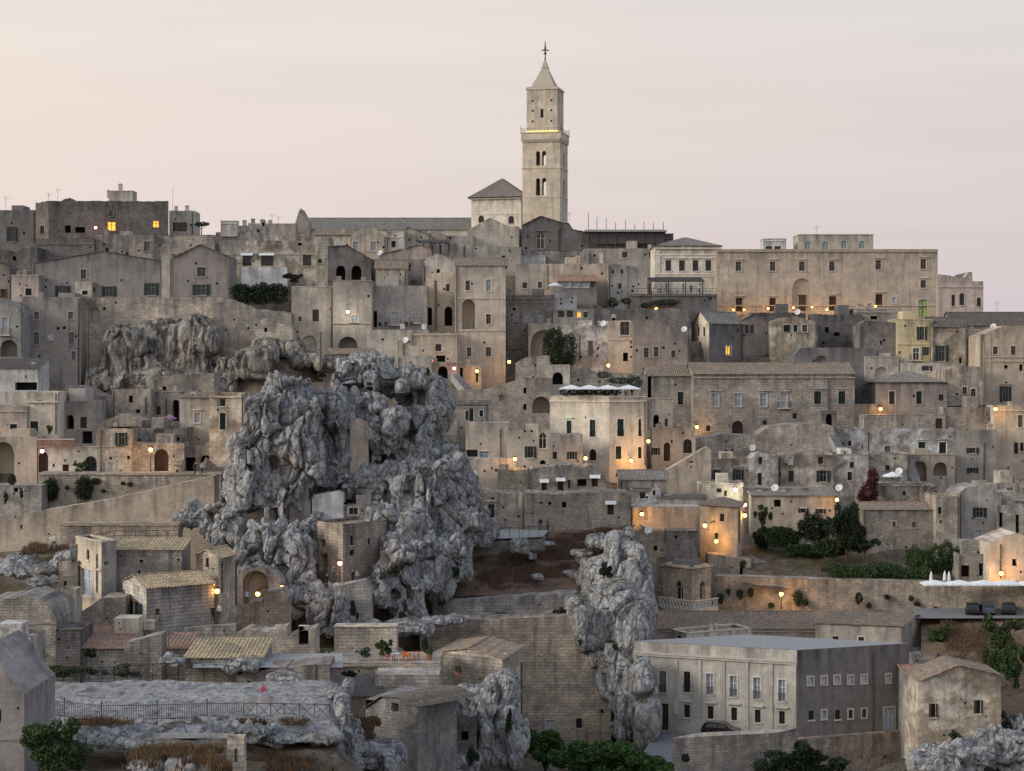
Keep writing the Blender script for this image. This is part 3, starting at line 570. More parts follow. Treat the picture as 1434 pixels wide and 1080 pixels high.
# --- cathedral and its neighbours
b('cathedral_apse', 'tall cream cathedral block with pyramid roof beside the bell tower', [(660, 404), (733, 401), (748, 414)], 276, 350, 'Cp', 'A674,307,8,10 A716,308,8,11 V700,299,.1 V700,278,.5 I731,280,318', roof='h:252', hang=.7, rcol='g', cat='church')
b('chapel', 'cream gabled chapel in front of the cathedral block', (655, 727, 396), 318, 350, 'Cp', '', prof=[(655, 323), (686, 305), (714, 318), (715, 317), (727, 317)], dep=7, cat='chapel')
b('chapel', 'dark grey chapel with arched window at the foot of the bell tower', (731, 824, 394), 316, 362, 'Dp', 'q757,337,11,24^ I782,320,355', prof=[(731, 316), (757, 303), (790, 313), (796, 313), (802, 322), (824, 326)], dep=9, rcol='k', cat='chapel')
b('scaffolded_building', 'dark building wrapped in scaffolding screens right of the bell tower', (822, 943, 392), 328, 352, 'Dp', 'V880,334 V880,345', dep=12, cat='building')
b(H, 'beige house with small dark windows below the scaffolded building', (818, 920, 386), 348, 376, 'Bp', 'u875,357,7,8 u911,357,4,8', dep=7, jit=.06)
wall('dark stone wall with white box below the dark chapel', (706, 824, 384), 352, 376, 'Ga', dep=5, jit=.1)
b('palace', 'cream neoclassical palace with four dark windows and low pediment roof', (917, 1010, 371), 345, 416, 'Cp', 'u936,372,8,15^ u955,372,8,15^ u974,372,8,15^ u992,372,8,15^ V960,348,.4 V960,357 V960,384 V960,387 Z922,350,384,5 Z1005,350,384,5', roof='h:333', dep=12, rcol='g', cat='palace')
b('palace', 'long tan bishop\'s palace with hooded windows and row of glowing lamps', (1003, 1313, 369), 350, 446, 'Tp', 'w1034,373,8,13^ w1082,373,8,13^ w1123,373,8,13^ w1165,373,8,13^ w1230,371,8,13^ w1293,370,8,14^ w1293,398,8,11^ d1035,427,9,19^ d1082,427,9,19^ n1123,413,27,46 M1124,425,10,22 d1166,425,10,20^ d1231,421,10,18^ L1292,432,11,24 x1252,421,6,9 V1100,428 V1100,352,.25', dep=16, cat='palace')
b('roof_pavilion', 'rooftop pavilion with four arched teal windows on the tan palace', (1118, 1223, 374), 329, 352, 'Bp', 'g1131,344,9,11 g1156,344,9,11 g1182,343,8,11 g1207,343,9,11', dep=7, down=1, anchor=False, cat='pavilion')
b('roof_room', 'small white rooftop room on the tan palace', (1069, 1101, 374), 335, 352, 'Wp', 'u1077,347,9,4 u1089,347,9,4 V1085,337', dep=5, down=1, anchor=False, cat='roof room')
b('palace_wing', 'pinkish palace wing with broken parapet and arched windows at the skyline end', (1313, 1377, 368), 390, 444, 'Pp', 'u1335,421,5,16 A1347,419,7,17 A1371,423,6,13 V1345,402', prof=[(1313, 384), (1330, 386), (1345, 389), (1352, 388), (1357, 381), (1361.5, 381), (1362, 394), (1377, 394)], dep=11, cat='palace')
b(H, 'long low house with dark tiled roof below the broken palace parapet', (1336, 1450, 360), 456, 482, 'Np', '', roof='x:438', dep=12, rcol='k')
b(H, 'beige house with white balcony railing left of the glazed veranda', (722, 770, 367), 370, 408, 'Bp', 'w756,399,6,9 u735,400,6,8', dep=7, jit=.06)
b(H, 'long beige house with ruined top and glazed veranda below', (769, 853, 365), 369, 412, 'Tp', 'K810,358,6 K843,353,5', dep=8, jit=.15)
b('veranda', 'glazed veranda with brown lean-to roof on the beige house', (781, 836, 359), 394, 412, 'Np', 'P793,399,9,8 P805,399,10,8 P818,399,12,8 u830,399,6,8', roof='s:385', dep=5, rcol='r', cat='veranda')
b(H, 'narrow tall house with three small dark windows beside the ruined-top house', (851, 878, 361), 370, 436, 'Gp', 'u858,381,4,6 u871,381,4,6 u868,401,5,8', dep=8, jit=.1)
b(H, 'pale patched house gable left of the pergola terrace', (877, 906, 362), 374, 430, 'Lp', 'u912,380,4,10', prof=[(877, 371), (890, 374), (906, 388)], dep=7, jit=.1)
wall('grey terrace wall under the pergola restaurant', (884, 1004, 359), 412, 452, 'Kp', 'V940,414', dep=8)
b(H, 'stained grey house with two windows and stone roof terrace', (708, 776, 351), 413, 474, 'Gr', 'P738,445,7,12 P757,445,7,12 h720,433,4,4 V740,418 V740,424', dep=9, jit=.1)
b('arched_house', 'pale stucco house front with wide open arch and inner window', (740, 788, 344), 454, 514, 'Lp', 'N762,485,38,46', dep=9, cat='house')
b('terrace_wall', 'bright white terrace wall under the single white parasol', (773, 808, 352), 410, 430, 'Wp', dep=3, cat='wall', par=False)
b('veranda', 'dark roofed bar veranda with a row of windows, one glowing', (775, 832, 348), 434, 452, 'Lp', 'u786,440,9,9 u798,440,9,9 l811,441,6,8 u820,441,6,8', dep=6, cat='veranda')
b(H, 'whitish-grey patched house with pale door beside the big ivy', (778, 852, 340), 455, 515, 'Ww', 'C827,488,7,21 h800,474,3,4 I812,468,505', dep=8, jit=.1)
b(H, 'beige house with white double window and small balcony canopy', (851, 889, 339.5), 449, 516, 'Tp', 'w875,460,13,19 V870,476 h876,500,7,12', dep=8, jit=.08)
b(H, 'brown-grey house with three white windows and sloping ragged roofline', (886, 966, 338.5), 450, 520, 'Np', 'w905,494,7,14 w919,493,7,14 w943,496,6,10 h929,487,4,3', prof=[(886, 448), (915, 449), (935, 456), (955, 468), (966, 474)], dep=8, jit=.08)
b(H, 'low ruinous roof terrace house above the three white windows', (832, 968, 349), 432, 462, 'Nr', 'h858,444,5,6', dep=7, jit=.25)
b('terrace_bar', 'small stone terrace bar with glowing lantern under dark greenery', (898, 948, 353), 424, 448, 'Kp', 'l906,435,6,6 h930,436,12,8', dep=5, jit=.1, cat='bar')
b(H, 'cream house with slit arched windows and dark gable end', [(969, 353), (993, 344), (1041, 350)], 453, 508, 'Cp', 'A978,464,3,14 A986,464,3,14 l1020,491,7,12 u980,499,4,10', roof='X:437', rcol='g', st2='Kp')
b(H, 'dark gabled house with paired window right of the slit-windowed house', (1036, 1078, 350), 450, 480, 'Np', 'u1046,461,5,12 u1053,461,5,12', prof=[(1036, 450), (1054, 440), (1078, 453)], dep=8, rcol='g')
b(H, 'cream plastered house with green shuttered upper windows under the tan palace', (1079, 1145, 347), 450, 500, 'Cw', 'c1102,460,10,10 c1114,460,5,10 w1127,460,7,10', prof=[(1079, 451), (1095, 445), (1116, 443), (1145, 452)], dep=9)
b(H, 'low dark stone house under the palace doorway', (1052, 1128, 356), 438, 460, 'Kr', 'K1095,428,8', dep=6, jit=.15)
b(H, 'dark jumbled stone house under the palace terrace', (1140, 1204, 351), 440, 496, 'Kr', 'h1172,468,8,5 h1158,462,5,8', dep=7, jit=.15)
b(H, 'long dark wall house with small chimneys above the shuttered palazzo', (1112, 1230, 337), 488, 545, 'Kp', 'n1150,503,16,10 w1186,515,8,10', prof=[(1112, 498), (1122, 487), (1230, 487)], dep=7)
b(H, 'small pale terrace house below the palace garden', (1196, 1262, 352), 432, 460, 'Lr', 'h1224,445,10,5 V1240,437', dep=6, jit=.12)
b(H, 'brown-grey house with wide dark garage opening', (1203, 1256, 344), 454, 518, 'Nr', 'h1232,500,20,12 h1234,480,3,6', prof=[(1203, 456), (1212, 449), (1256, 452)], dep=8)
b(H, 'pale yellow house with stacked green shuttered balcony doors', (1256, 1306, 343), 448, 520, 'Yp', 's1291,467,14,19 f1283,496,9,17 s1298,492,13,12 V1280,482', dep=8)
b(H, 'pale house with dark roof and green double door', (1305, 1352, 342), 458, 524, 'Lw', 's1319,495,18,22 h1345,505,4,8', roof='x:445', dep=8, rcol='k')
b(H, 'narrow pale house with white door beside the twin pink pillars', (1350, 1374, 343), 462, 520, 'Lp', 'x1357,493,6,16 K1365,457,5', dep=7)
b('tower_house', 'tall stained house with twin pinkish corner pillars', (1372, 1452, 334), 466, 580, 'Tp', 'w1394,491,7,11 w1419,491,7,12 h1409,514,5,5 s1408,552,16,22^ V1410,500 V1410,506 Z1375,478,560,6 Z1384,473,560,7 h1430,515,5,9', prof=[(1372, 470), (1382, 466), (1406, 456), (1434, 456), (1452, 462)], dep=9, cat='house')
# --- middle belt
b('palazzo', 'wide grey-beige palazzo with blue-white windows, balcony and arched portal', (971, 1197, 325), 524, 612, 'Ga', 'P1002,560,10,19^ P1033,560,10,19 P1069,560,10,19^ F1098,561,9,20^ c1145,557,10,18^ c1179,557,10,18^ r1033,602,16,25 u992,600,6,8 u1071,592,6,6 u1113,583,6,8 V1080,529,.2 I1160,528,575', roof='x:509', dep=14, rcol='t', cat='palace')
b('palazzo_wing', 'narrow stained wing with one green shutter left of the wide palazzo', (907, 971, 329), 527, 602, 'Ga', 'c953,558,8,18', roof='x:512', dep=13, rcol='t', cat='house')
b(H, 'brown house with hipped roof and two dark shuttered windows', (1228, 1326, 325), 536, 584, 'Np', 'c1249,557,8,18 c1287,557,8,18 u1318,557,7,9', roof='h:521', dep=10, rcol='g')
b(H, 'dark narrow house gap beside the brown hipped house', (1196, 1230, 331), 545, 590, 'Kp', '', dep=7)
b(H, 'rubble-walled house with two small white-edged windows', (1323, 1376, 327), 514, 572, 'Br', 'w1351,547,6,10 w1363,550,7,11', prof=[(1323, 518), (1340, 512), (1376, 514)], dep=9)
b(H, 'pale arched house front above the hipped brown house', (1212, 1262, 336), 500, 540, 'Lp', 'n1234,522,20,16 u1234,527,11,6', dep=7)
b(H, 'cream low house with green shutter under the balcony doors', (1262, 1326, 335), 508, 540, 'Cp', 's1298,516,14,7 K1272,498,5', dep=7)
wall('long rubble terrace wall with brown recess right of the palazzo', (1210, 1324, 319), 581, 612, 'Br', 'd1315,594,10,16', jit=.1, dep=6)
wall('small dark terrace with parapet left of the hipped house', (1196, 1234, 324), 566, 600, 'Dp', dep=4)
b(H, 'long whitewashed house with two dark green doors and hoods', (1165, 1340, 313), 600, 640, 'Ww', 'c1291,627,10,16^ c1320,627,10,16^ C1243,630,9,11 u1190,621,5,7 I1216,605,640', dep=9, jit=.06)
b('arched_house', 'beige arcade with two arches below the whitewashed house', (1272, 1341, 309), 637, 690, 'Bp', 'N1288,660,20,28 N1317,657,20,19', dep=9, cat='house')
b(H, 'grey block house with two pairs of small green shutters', (1340, 1396, 313), 602, 690, 'Gp', 's1362,631,17,8 s1362,659,16,8 I1378,620,680', dep=8)
b(H, 'grey stone house behind the green shuttered block', (1322, 1394, 320), 570, 612, 'Gr', 'h1383,596,5,6', dep=7, jit=.06)
b(H, 'tan house with tall narrow windows and lamp at its top corner', (1393, 1450, 317), 568, 665, 'Cp', 'C1429,590,7,17 u1423,628,6,16 c1431,626,5,12 V1420,575', dep=9)
b('hotel', 'cream hotel with green shutters and white parasols on its roof terrace', [(770, 307), (853, 302), (905, 303)], 556, 656, 'Cp', 'c797,598,7,18^ c830,600,8,24! c869,599,9,24! c896,599,4,24! A830,637,10,16 c866,634,8,18 c896,634,5,16 V810,562,.15 V880,562,.15 I903,562,652', cat='hotel')
b(H, 'tan alley house with two tall arched doors beside the hotel', (913, 974, 305), 600, 662, 'Tp', 'r934,633,9,26 A963,625,12,20 s918,632,12,10', dep=8)
b(H, 'tan stepped house with dark alley arch behind the hotel', (905, 942, 312), 559, 604, 'Tp', 'a919,590,8,18 u933,592,4,11', dep=7)
wall('tan sloping stair parapet right of the alley house', (927, 996, 297), 640, 690, 'Tp', 'h968,647,6,2', prof=[(927, 662), (945, 652), (990, 626), (996, 630)], dep=3)
wall('long ragged stone terrace below the arched portal', (974, 1168, 311), 610, 652, 'Br', 'h1017,633,4,5', prof=[(974, 614), (1010, 608), (1060, 611), (1075, 598), (1100, 594), (1150, 592), (1168, 597)], jit=.15, dep=8)
b(H, 'whitewashed house with two green shuttered windows above the yellow-lit wall', (992, 1051, 299), 642, 700, 'Lw', 's1002,665,14,14 s1034,665,15,15^', dep=7, jit=.06)
b(H, 'patchy white gabled house with small attic window', (1050, 1090, 298), 640, 700, 'Ww', 'u1065,645,5,10 d1064,671,6,17', prof=[(1050, 646), (1060, 636), (1070, 634), (1090, 642)], dep=7)
b(H, 'patchy white house with walled-up window and brown door', (1089, 1167, 299), 637, 700, 'Lw', 'x1107,645,6,10 d1108,667,7,15 u1149,645,7,10 s1153,667,19,16 u1092,664,4,8', dep=8, jit=.05)
b(H, 'whitewashed house with three small windows left of the outdoor stair', (1166, 1216, 300), 637, 700, 'Ww', 'u1150,645,7,9 u1193,651,6,8 u1190,667,6,12', dep=8)
b(H, 'grey pier house beside the red creeper', (1215, 1274, 305), 636, 690, 'Lw', 'u1243,655,6,7', dep=6)
b(H, 'yellow-lit low cream house below the shuttered windows', (981, 1041, 291), 678, 702, 'Cp', 'u1007,687,7,6 d1016,691,4,8', dep=5)
b(H, 'low tan house with tiled roof and lamp above the garden', (1052, 1172, 286), 694, 730, 'Tp', 's1125,715,14,6 s1149,716,14,7 h1089,705,10,10', roof='s:682', dep=6, rcol='g')
wall('beige rough garden wall with chimney above the garden', (1040, 1130, 289), 684, 735, 'Br', jit=.12, dep=4)
b(H, 'grey flat-roofed house with three green shutters above the rock', (640, 684, 301), 567, 612, 'Gp', 'c654,582,4,13 c660,581,6,18 c674,579,5,9 V660,570', dep=7, roof='s:561', rcol='k')
wall('broad tan terrace wall with two arches below the white stucco arch', (622, 772, 322), 545, 598, 'Br', 'N758,567,26,23 h735,547,4,8 n702,557,7,9 h735,570,4,8', prof=[(622, 547), (680, 545), (725, 532), (735, 529), (772, 529)], dep=7, jit=.08)
b('archway', 'white stucco archway under the terrace ivy', (766, 798, 328), 512, 545, 'Lp', 'a781,530,15,17', dep=5, cat='archway')
wall('stepped beige bastion below the stucco arch house', (722, 770, 331), 500, 535, 'Ba', prof=[(722, 508), (738, 500), (770, 497)], dep=6, jit=.08)
wall('beige garden wall behind the hotel parasols', (794, 912, 329), 512, 556, 'Ba', 'h810,532,4,3', prof=[(794, 513), (820, 512), (830, 520), (912, 524)], dep=5, jit=.1)
b(H, 'low tan house with lamp-lit doorway at the foot of the tall tan house', (632, 674, 334), 512, 552, 'Tp', 'h646,522,4,14 h668,528,3,14', dep=6)
b(H, 'tan vaulted house with dark arch under the red lights', (596, 640, 332), 508, 548, 'Tp', 'a620,522,14,18', dep=6)
b(H, 'beige terraced house with shuttered window and pointed niche', (711, 770, 296), 602, 660, 'Bp', 's743,633,16,16 q760,617,11,23 a760,649,8,9 h735,604,3,3 h745,604,3,3', dep=8, jit=.04)
wall('grey-topped beige terrace left of the pointed niche', (652, 712, 297), 592, 655, 'Bp', 'P678,638,14,12 u661,635,16,10 I701,600,640', dep=7, jit=.06)
b(H, 'dark-topped house with two shuttered windows beside the hotel foot', (768, 816, 294), 609, 660, 'Gp', 'u777,638,6,10 s801,638,14,11', dep=7, prof=[(768, 609), (815.5, 608), (816, 609)])
wall('low parapet wall with orange lamp above the shanty terraces', (664, 722, 289), 642, 672, 'Bp', dep=3)
b('vaulted_house', 'ragged vaulted house with white awnings and patched doors', (738, 848, 281), 654, 702, 'Br', 'u762,681,7,13~ d785,680,8,15~ w797,678,4,12 h815,676,13,10 d833,675,9,13~', prof=[(738, 664), (746, 655), (770, 653), (798, 650), (812, 656), (824, 651), (838, 655), (848, 668)], dep=8, jit=.15, cat='house')
b(H, 'small beige house with lamp-lit wall left of the vaulted house', (697, 741, 282), 658, 702, 'Br', '', dep=6, jit=.12)
b(H, 'pale stone house with hooded cross window beside the lookout railing', (654, 736, 271), 690, 750, 'Br', 'w688,716,9,20^ h690,698,4,3', dep=7, jit=.15)
b(H, 'long low stone house with white door awning behind the dry grass', (734, 884, 270), 692, 752, 'Br', 'h790,707,6,8 d855,713,9,16~ h770,705,4,4', prof=[(734, 690), (790, 692), (840, 688), (884, 690)], dep=8, jit=.12)
b(H, 'low house with grey tiled roof right of the vaulted house', (868, 934, 286), 672, 690, 'Gp', '', roof='x:659', dep=7, rcol='g')
b(H, 'small white house with dark door below the grey tiled roof', (884, 926, 281), 687, 712, 'Ww', 'u900,694,8,9 w916,690,4,8', dep=5)
b(H, 'long low white house with blue-grey roof edge below the yellow-lit wall', (924, 990, 280), 698, 716, 'Wp', '', roof='s:692', dep=4, rcol='k')
wall('tan terrace wall with orange lamp beside the hip-roofed house', (886, 984, 274), 710, 752, 'Tp', 'n900,720,14,16', dep=6, jit=.1)
b(H, 'square tan house with hipped roof and lamps on its wall', [(980, 272), (1033, 267), (1043, 275)], 711, 776, 'Tp', 'u1011,725,6,11 u1003,750,5,7 I1034,716,760', roof='h:695', rcol='t')
wall('ruined cave house wall with small square window behind the church lantern', (884, 940, 267), 742, 810, 'Br', 'h918,768,5,7 n926,800,14,40', prof=[(884, 745), (900, 738), (930, 745), (940, 756)], dep=5, jit=.3, down=10)
wall('dark rubble wall right behind the church lantern', (934, 978, 266), 744, 800, 'Kr', 'h947,752,4,4', dep=5, jit=.2, down=10)
wall('tan earth-coloured retaining wall right of the church lantern', (992, 1052, 266), 778, 822, 'Tr', 'h1040,800,8,14', prof=[(992, 776), (1052, 782)], dep=4, jit=.15, down=10)
# --- right lower side
b('barn', 'large plain stone house with pale blue door above the garden', (1208, 1310, 271), 714, 782, 'Br', 'C1252,734,5,7 C1280,735,6,8 e1244,768,8,14', roof='x:704', dep=8, rcol='t', cat='house')
b(H, 'whitish terrace house with small window beside the red creeper', (1224, 1298, 284), 677, 712, 'Lw', 'u1266,691,5,6 V1250,680', dep=6)
b('vaulted_house', 'small vaulted grey house beside the white terrace', (1294, 1330, 283), 685, 716, 'Gr', 'u1311,691,5,6', prof=[(1294, 692), (1302, 683), (1312, 680), (1322, 684), (1330, 692)], dep=7, cat='house')
b(H, 'square tan stone tower house above the ivy bank', (1311, 1344, 269), 694, 762, 'Br', 'u1316,715,5,10', dep=7, jit=.1)
b('vaulted_house', 'broad grey vaulted house with green shuttered window and blue door', (1342, 1402, 272), 690, 772, 'Gp', 's1372,718,19,14 e1370,751,10,18', prof=[(1342, 692), (1352, 683), (1370, 680), (1388, 683), (1402, 695)], dep=8, cat='house')
b(H, 'ruined beige house with slit openings beside the broad grey vault', (1396, 1450, 271), 706, 772, 'Lr', 'h1402,728,5,20 h1425,735,5,28', dep=7, jit=.35)
b(H, 'rough stone house row behind the vaulted house', (1376, 1450, 284), 676, 712, 'Br', 'u1412,688,4,8', dep=7, jit=.3)
b(H, 'tan gabled house with orange lamp above the parasol terrace', (1385, 1450, 257), 756, 835, 'Tp', 'h1421,788,7,10 I1401,762,810', prof=[(1385, 760), (1422, 746), (1450, 756)], dep=8)
b(H, 'low stone house with arched cellar above the parasol terrace', (1342, 1388, 260), 775, 832, 'Gr', 'h1352,800,12,16 h1376,798,10,18', dep=6, jit=.3)
wall('long curving tan road wall with orange street lamp and caper bushes', [(1000, 262), (1130, 258), (1268, 256), (1450, 250)], 820, 874, 'Tr', '', dep=2.5, jit=.08)
wall('low upper parapet of the stairs beside the garden', (1050, 1140, 268), 775, 825, 'Br', '', prof=[(1050, 778), (1070, 786), (1105, 808), (1140, 812)], dep=2, jit=.1)
wall('pale garden wall under the dark shrubs', (1058, 1136, 275), 762, 796, 'Lr', '', prof=[(1058, 768), (1090, 772), (1120, 764), (1136, 762)], dep=2, jit=.15)
b('church_house', 'long church building with brown tiled roof above the car yard', (886, 1146, 246), 881, 920, 'Tp', 'I944,884,903 V1000,884', roof='x:857', dep=11, rcol='t', cat='church')
b('church_house', 'tiled church wing with two white-framed windows and dark rubble gable', [(1142, 243), (1262, 240), (1298, 252)], 878, 940, 'Tp', 'w1170,896,8,10 w1206,897,8,10 h1278,922,4,9', roof='x:857', rcol='t', cat='church')
b('annex', 'flat cream annex with one dark window and chimneys before the church roof', [(940, 240), (962, 236), (1052, 241)], 888, 912, 'Cp', 'u951,896,7,11 K1012,874,5 K1020,873,5', cat='annex')
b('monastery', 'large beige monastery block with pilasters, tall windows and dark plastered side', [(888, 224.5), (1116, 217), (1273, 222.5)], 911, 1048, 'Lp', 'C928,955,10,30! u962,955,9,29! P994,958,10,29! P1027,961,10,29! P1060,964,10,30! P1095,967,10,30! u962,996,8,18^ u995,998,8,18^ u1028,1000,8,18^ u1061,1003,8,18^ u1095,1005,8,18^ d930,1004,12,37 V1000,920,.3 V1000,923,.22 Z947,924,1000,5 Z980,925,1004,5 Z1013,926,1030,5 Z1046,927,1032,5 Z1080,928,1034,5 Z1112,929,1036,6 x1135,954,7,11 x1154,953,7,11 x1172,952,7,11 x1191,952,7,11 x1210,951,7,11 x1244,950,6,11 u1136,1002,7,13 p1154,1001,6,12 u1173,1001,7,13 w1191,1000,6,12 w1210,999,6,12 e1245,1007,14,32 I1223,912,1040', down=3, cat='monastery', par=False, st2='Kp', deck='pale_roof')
b(H, 'stained gabled house with two tall windows below the monastery side', (1285, 1402, 211), 945, 1042, 'Lw', 'S1307,995,12,19 S1370,990,12,19 h1352,985,3,3 h1322,1030,3,3', prof=[(1285, 955), (1342, 932), (1402, 946)], dep=7, rcol='t', down=6)
b(H, 'low brick-toned ruin with tiled roof between monastery and stained house', (1270, 1300, 217), 945, 1040, 'Gr', 'h1281,1002,3,4', roof='s:930', dep=5, rcol='r', down=6)
b(H, 'small rubble outbuilding behind the stained gabled house', (1276, 1312, 236), 915, 945, 'Gr', '', dep=5, jit=.2)
wall('pale road wall with shrubs in front of the parked black car', [(941, 200), (975, 203), (1118, 206)], 1034, 1082, 'Lr', '', dep=1.2, jit=.08, down=8)
wall('rough tan foundation wall under the monastery side', [(1114, 215.6), (1278, 221)], 1036, 1080, 'Tr', 'h1240,1060,4,4', dep=3, jit=.1, down=6)
wall('low stone wall below the stained gabled house', (1276, 1362, 207), 1052, 1085, 'Lr', dep=2, jit=.2, down=6)
# --- the central bastion
wall('upper grey retaining wall of the central bastion', (606, 808, 237), 834, 872, 'Ga', '', prof=[(606, 842), (700, 836), (808, 829)], dep=4, jit=.08, down=4)
b('bastion', 'huge smooth tan ashlar bastion wall with two blue windows low down', (588, 856, 230), 866, 1042, 'Ta', 'e770,1017,11,17 u811,1013,8,14 h843,997,4,6', prof=[(588, 872), (640, 868), (720, 866), (806, 861), (856, 862)], dep=9, cat='wall', down=6, jit=.05)
b('stepped_house', 'pale ashlar house with stepped tiled roof beside the bastion', [(612, 204), (704, 199), (731, 208)], 923, 960, 'La', 'I729,928,1000', roof='X:905', rcol='t', cat='house', down=6, anchor=False)
b(H, 'tan rock church house with dark door and window beneath the crag', [(444, 233), (480, 228), (541, 236)], 734, 812, 'Ta', 'h452,761,8,11 h453,788,11,26 u493,757,5,14 u517,758,4,10 u493,774,7,8', cat='church', jit=.06)
b('crag_room', 'small grey room with white framed window built into the crag', (481, 541, 240), 705, 745, 'Gr', 'w495,716,13,10', dep=5, jit=.2, cat='house', anchor=False)
b('crag_wall', 'smooth pale grey masonry wall set into the crag', (437, 481, 240), 690, 745, 'Wp', '', prof=[(437, 694), (470, 688), (481, 690)], dep=4, jit=.1, cat='wall', anchor=False)
wall('leaning ashlar buttress right of the rock church steps', (470, 520, 223), 818, 880, 'Ga', prof=[(470, 822), (512, 812), (520, 830)], dep=3, jit=.1)
wall('pale ashlar garden wall behind the orange chairs', (468, 556, 205), 877, 925, 'Ca', 'V510,877', dep=2.5, down=4)
wall('stone terrace front under the orange chairs', (440, 616, 194), 929, 952, 'Br', 'V500,932,.2', dep=8, down=5, jit=.05)
b(H, 'low ashlar building below the orange chairs', (525, 615, 189), 945, 985, 'Ba', '', dep=6.2, down=5, cat='building', par=False)
b(H, 'ribbed grey roof shed with tan wall left of the ashlar building', (455, 532, 186), 975, 1000, 'Tr', '', roof='s:944', dep=7, rcol='k', down=6, cat='shed')
b(H, 'weathered gabled cave house with one dark window among grey rocks', [(512, 176), (585, 172), (640, 180)], 990, 1085, 'Gr', 'h553,991,10,13 h530,1050,4,6', prof=[(512, 992), (535, 976), (560, 978), (585, 992)], rcol='k', down=6, jit=.1)
b('cave_front', 'sooty cave front with tiny window right of the gabled cave house', (628, 668, 183), 1000, 1085, 'Kr', 'h651,1031,10,13', prof=[(628, 985), (645, 1000), (668, 1003)], dep=5, cat='house', jit=.2, down=6)
wall('ruined ashlar wall with stepped top below the lit cave', (325, 442, 196), 884, 935, 'Br', 'h425,890,14,26', prof=[(325, 892), (345, 880), (372, 884), (400, 877), (402, 890), (442, 878)], dep=4, jit=.2, down=5)
wall('tan ruined cave wall with broken corners below the lit cave', (338, 402, 212), 836, 890, 'Tr', '', prof=[(338, 850), (368, 838), (372, 826), (396, 826), (402, 838)], dep=4, jit=.25, down=5)
# --- left slope: arcaded lane
wall('broad smooth ramp wall rising to the right below the arcaded lane', (-20, 300, 250), 700, 800, 'Tp', 'h30,738,3,6', prof=[(-20, 738), (0, 733), (60, 715), (150, 700), (230, 682), (300, 666)], dep=4, down=10)
wall('pale rough bank wall with dark ivy under the arcaded lane', (54, 310, 258), 662, 730, 'Lr', 'V180,664', dep=4, jit=.06, down=8)
wall('grey block wall below the big arched porch', (-20, 58, 254), 680, 740, 'Gr', 'h22,686,6,6', dep=4, down=8)
b(H, 'pink-topped house with big arched porch and broad pilaster', (-20, 53, 262), 612, 682, 'Tp', 'N4,648,32,58 Z40,612,680,24', dep=9)
b(H, 'pink upper house with green shutter above the arched porch', (-20, 38, 266), 569, 616, 'Pp', 'c19,602,10,16 V10,576', dep=7)
b(H, 'cream house with corbelled parapet and dark shuttered window', (37, 81, 267), 549, 610, 'Cp', 'c48,597,11,14 V60,563,.25', dep=7)
wall('grey parapet terrace above the cream corbelled house', (-20, 80, 277), 548, 575, 'Lp', dep=6)
b(H, 'white house under a dark roof with potted green balcony', (-20, 53, 288), 516, 552, 'Wp', 'h38,541,34,11', roof='s:502', dep=7, rcol='k')
b(H, 'dark stained house with pair of arched loggia windows above the lane', (80, 134, 271), 562, 625, 'Gp', 'a85,591,9,20 a98,591,11,20 u117,592,9,16 h122,614,14,20', dep=8, jit=.06)
b(H, 'dark rubble house below the cliff with white dish', (80, 160, 282), 541, 580, 'Nr', '', prof=[(80, 556), (92, 540), (112, 541), (135, 552), (160, 556)], dep=8, jit=.2)
b('arcade_house', 'lane house with dark red arched door and terracotta balustrade', (52, 141, 262), 626, 668, 'Lp', 'r59,648,17,30 d92,656,9,11 h75,652,3,5 h91,645,3,3 A127,651,17,24', dep=8, cat='house')
b(H, 'stone lane house with white door and curtained open window', (139, 184, 261), 600, 668, 'Br', 's170,615,17,18 x155,656,9,17 u155,642,4,4 h180,641,4,5 V160,625', dep=8, jit=.05)
b('arcade_house', 'stone lane house with big arched brown doorway lit by orange lamp', (183, 258, 262), 620, 668, 'Br', 'r226,645,20,32 u195,616,6,5', dep=8, jit=.05, cat='house')
b(H, 'upper stone house with low curved wall above the lamp-lit doorway', (183, 262, 266), 599, 630, 'Gr', 'u246,615,12,5 n222,607,18,14', dep=6, jit=.08)
b('arcade_house', 'dark lane house with black doorway and black arch beside the crag', (257, 318, 263), 626, 676, 'Gr', 'h266,653,15,25 a288,651,16,27', prof=[(257, 626), (285, 624), (300, 612), (318, 610)], dep=7, jit=.1, cat='house')
b(H, 'pale stone house with two tiny dark windows under the cliff', (157, 211, 278), 545, 605, 'Lr', 'h183,559,6,10 h193,576,6,5 I204,556,580', dep=7, jit=.06)
b(H, 'low gabled stone house in front of the tiny-windowed house', (134, 198, 269), 590, 618, 'Br', '', prof=[(134, 592), (168, 580), (198, 589)], dep=7, jit=.06)
b(H, 'recessed stone house with purple parasol terrace', (210, 254, 281), 549, 605, 'Tr', 'u222,575,6,12 a246,575,9,30 I233,558,600', dep=7)
b(H, 'grey-beige house with hooded pale window beside the cream corner house', (252, 293, 271), 557, 625, 'Bp', 'p276,585,8,14^', roof='s:549', dep=7, rcol='t')
b(H, 'cream corner house with tall green door next to the crag', (293, 342, 262), 550, 618, 'Cw', 'u312,564,7,10 D312,590,8,23 V315,556', dep=8, jit=.06)
b(H, 'stone ledge house with brown roof above the purple parasol', (205, 300, 292), 524, 562, 'Br', 'h230,544,5,6', prof=[(205, 550), (222, 545), (228, 526), (300, 522)], dep=6, jit=.1)
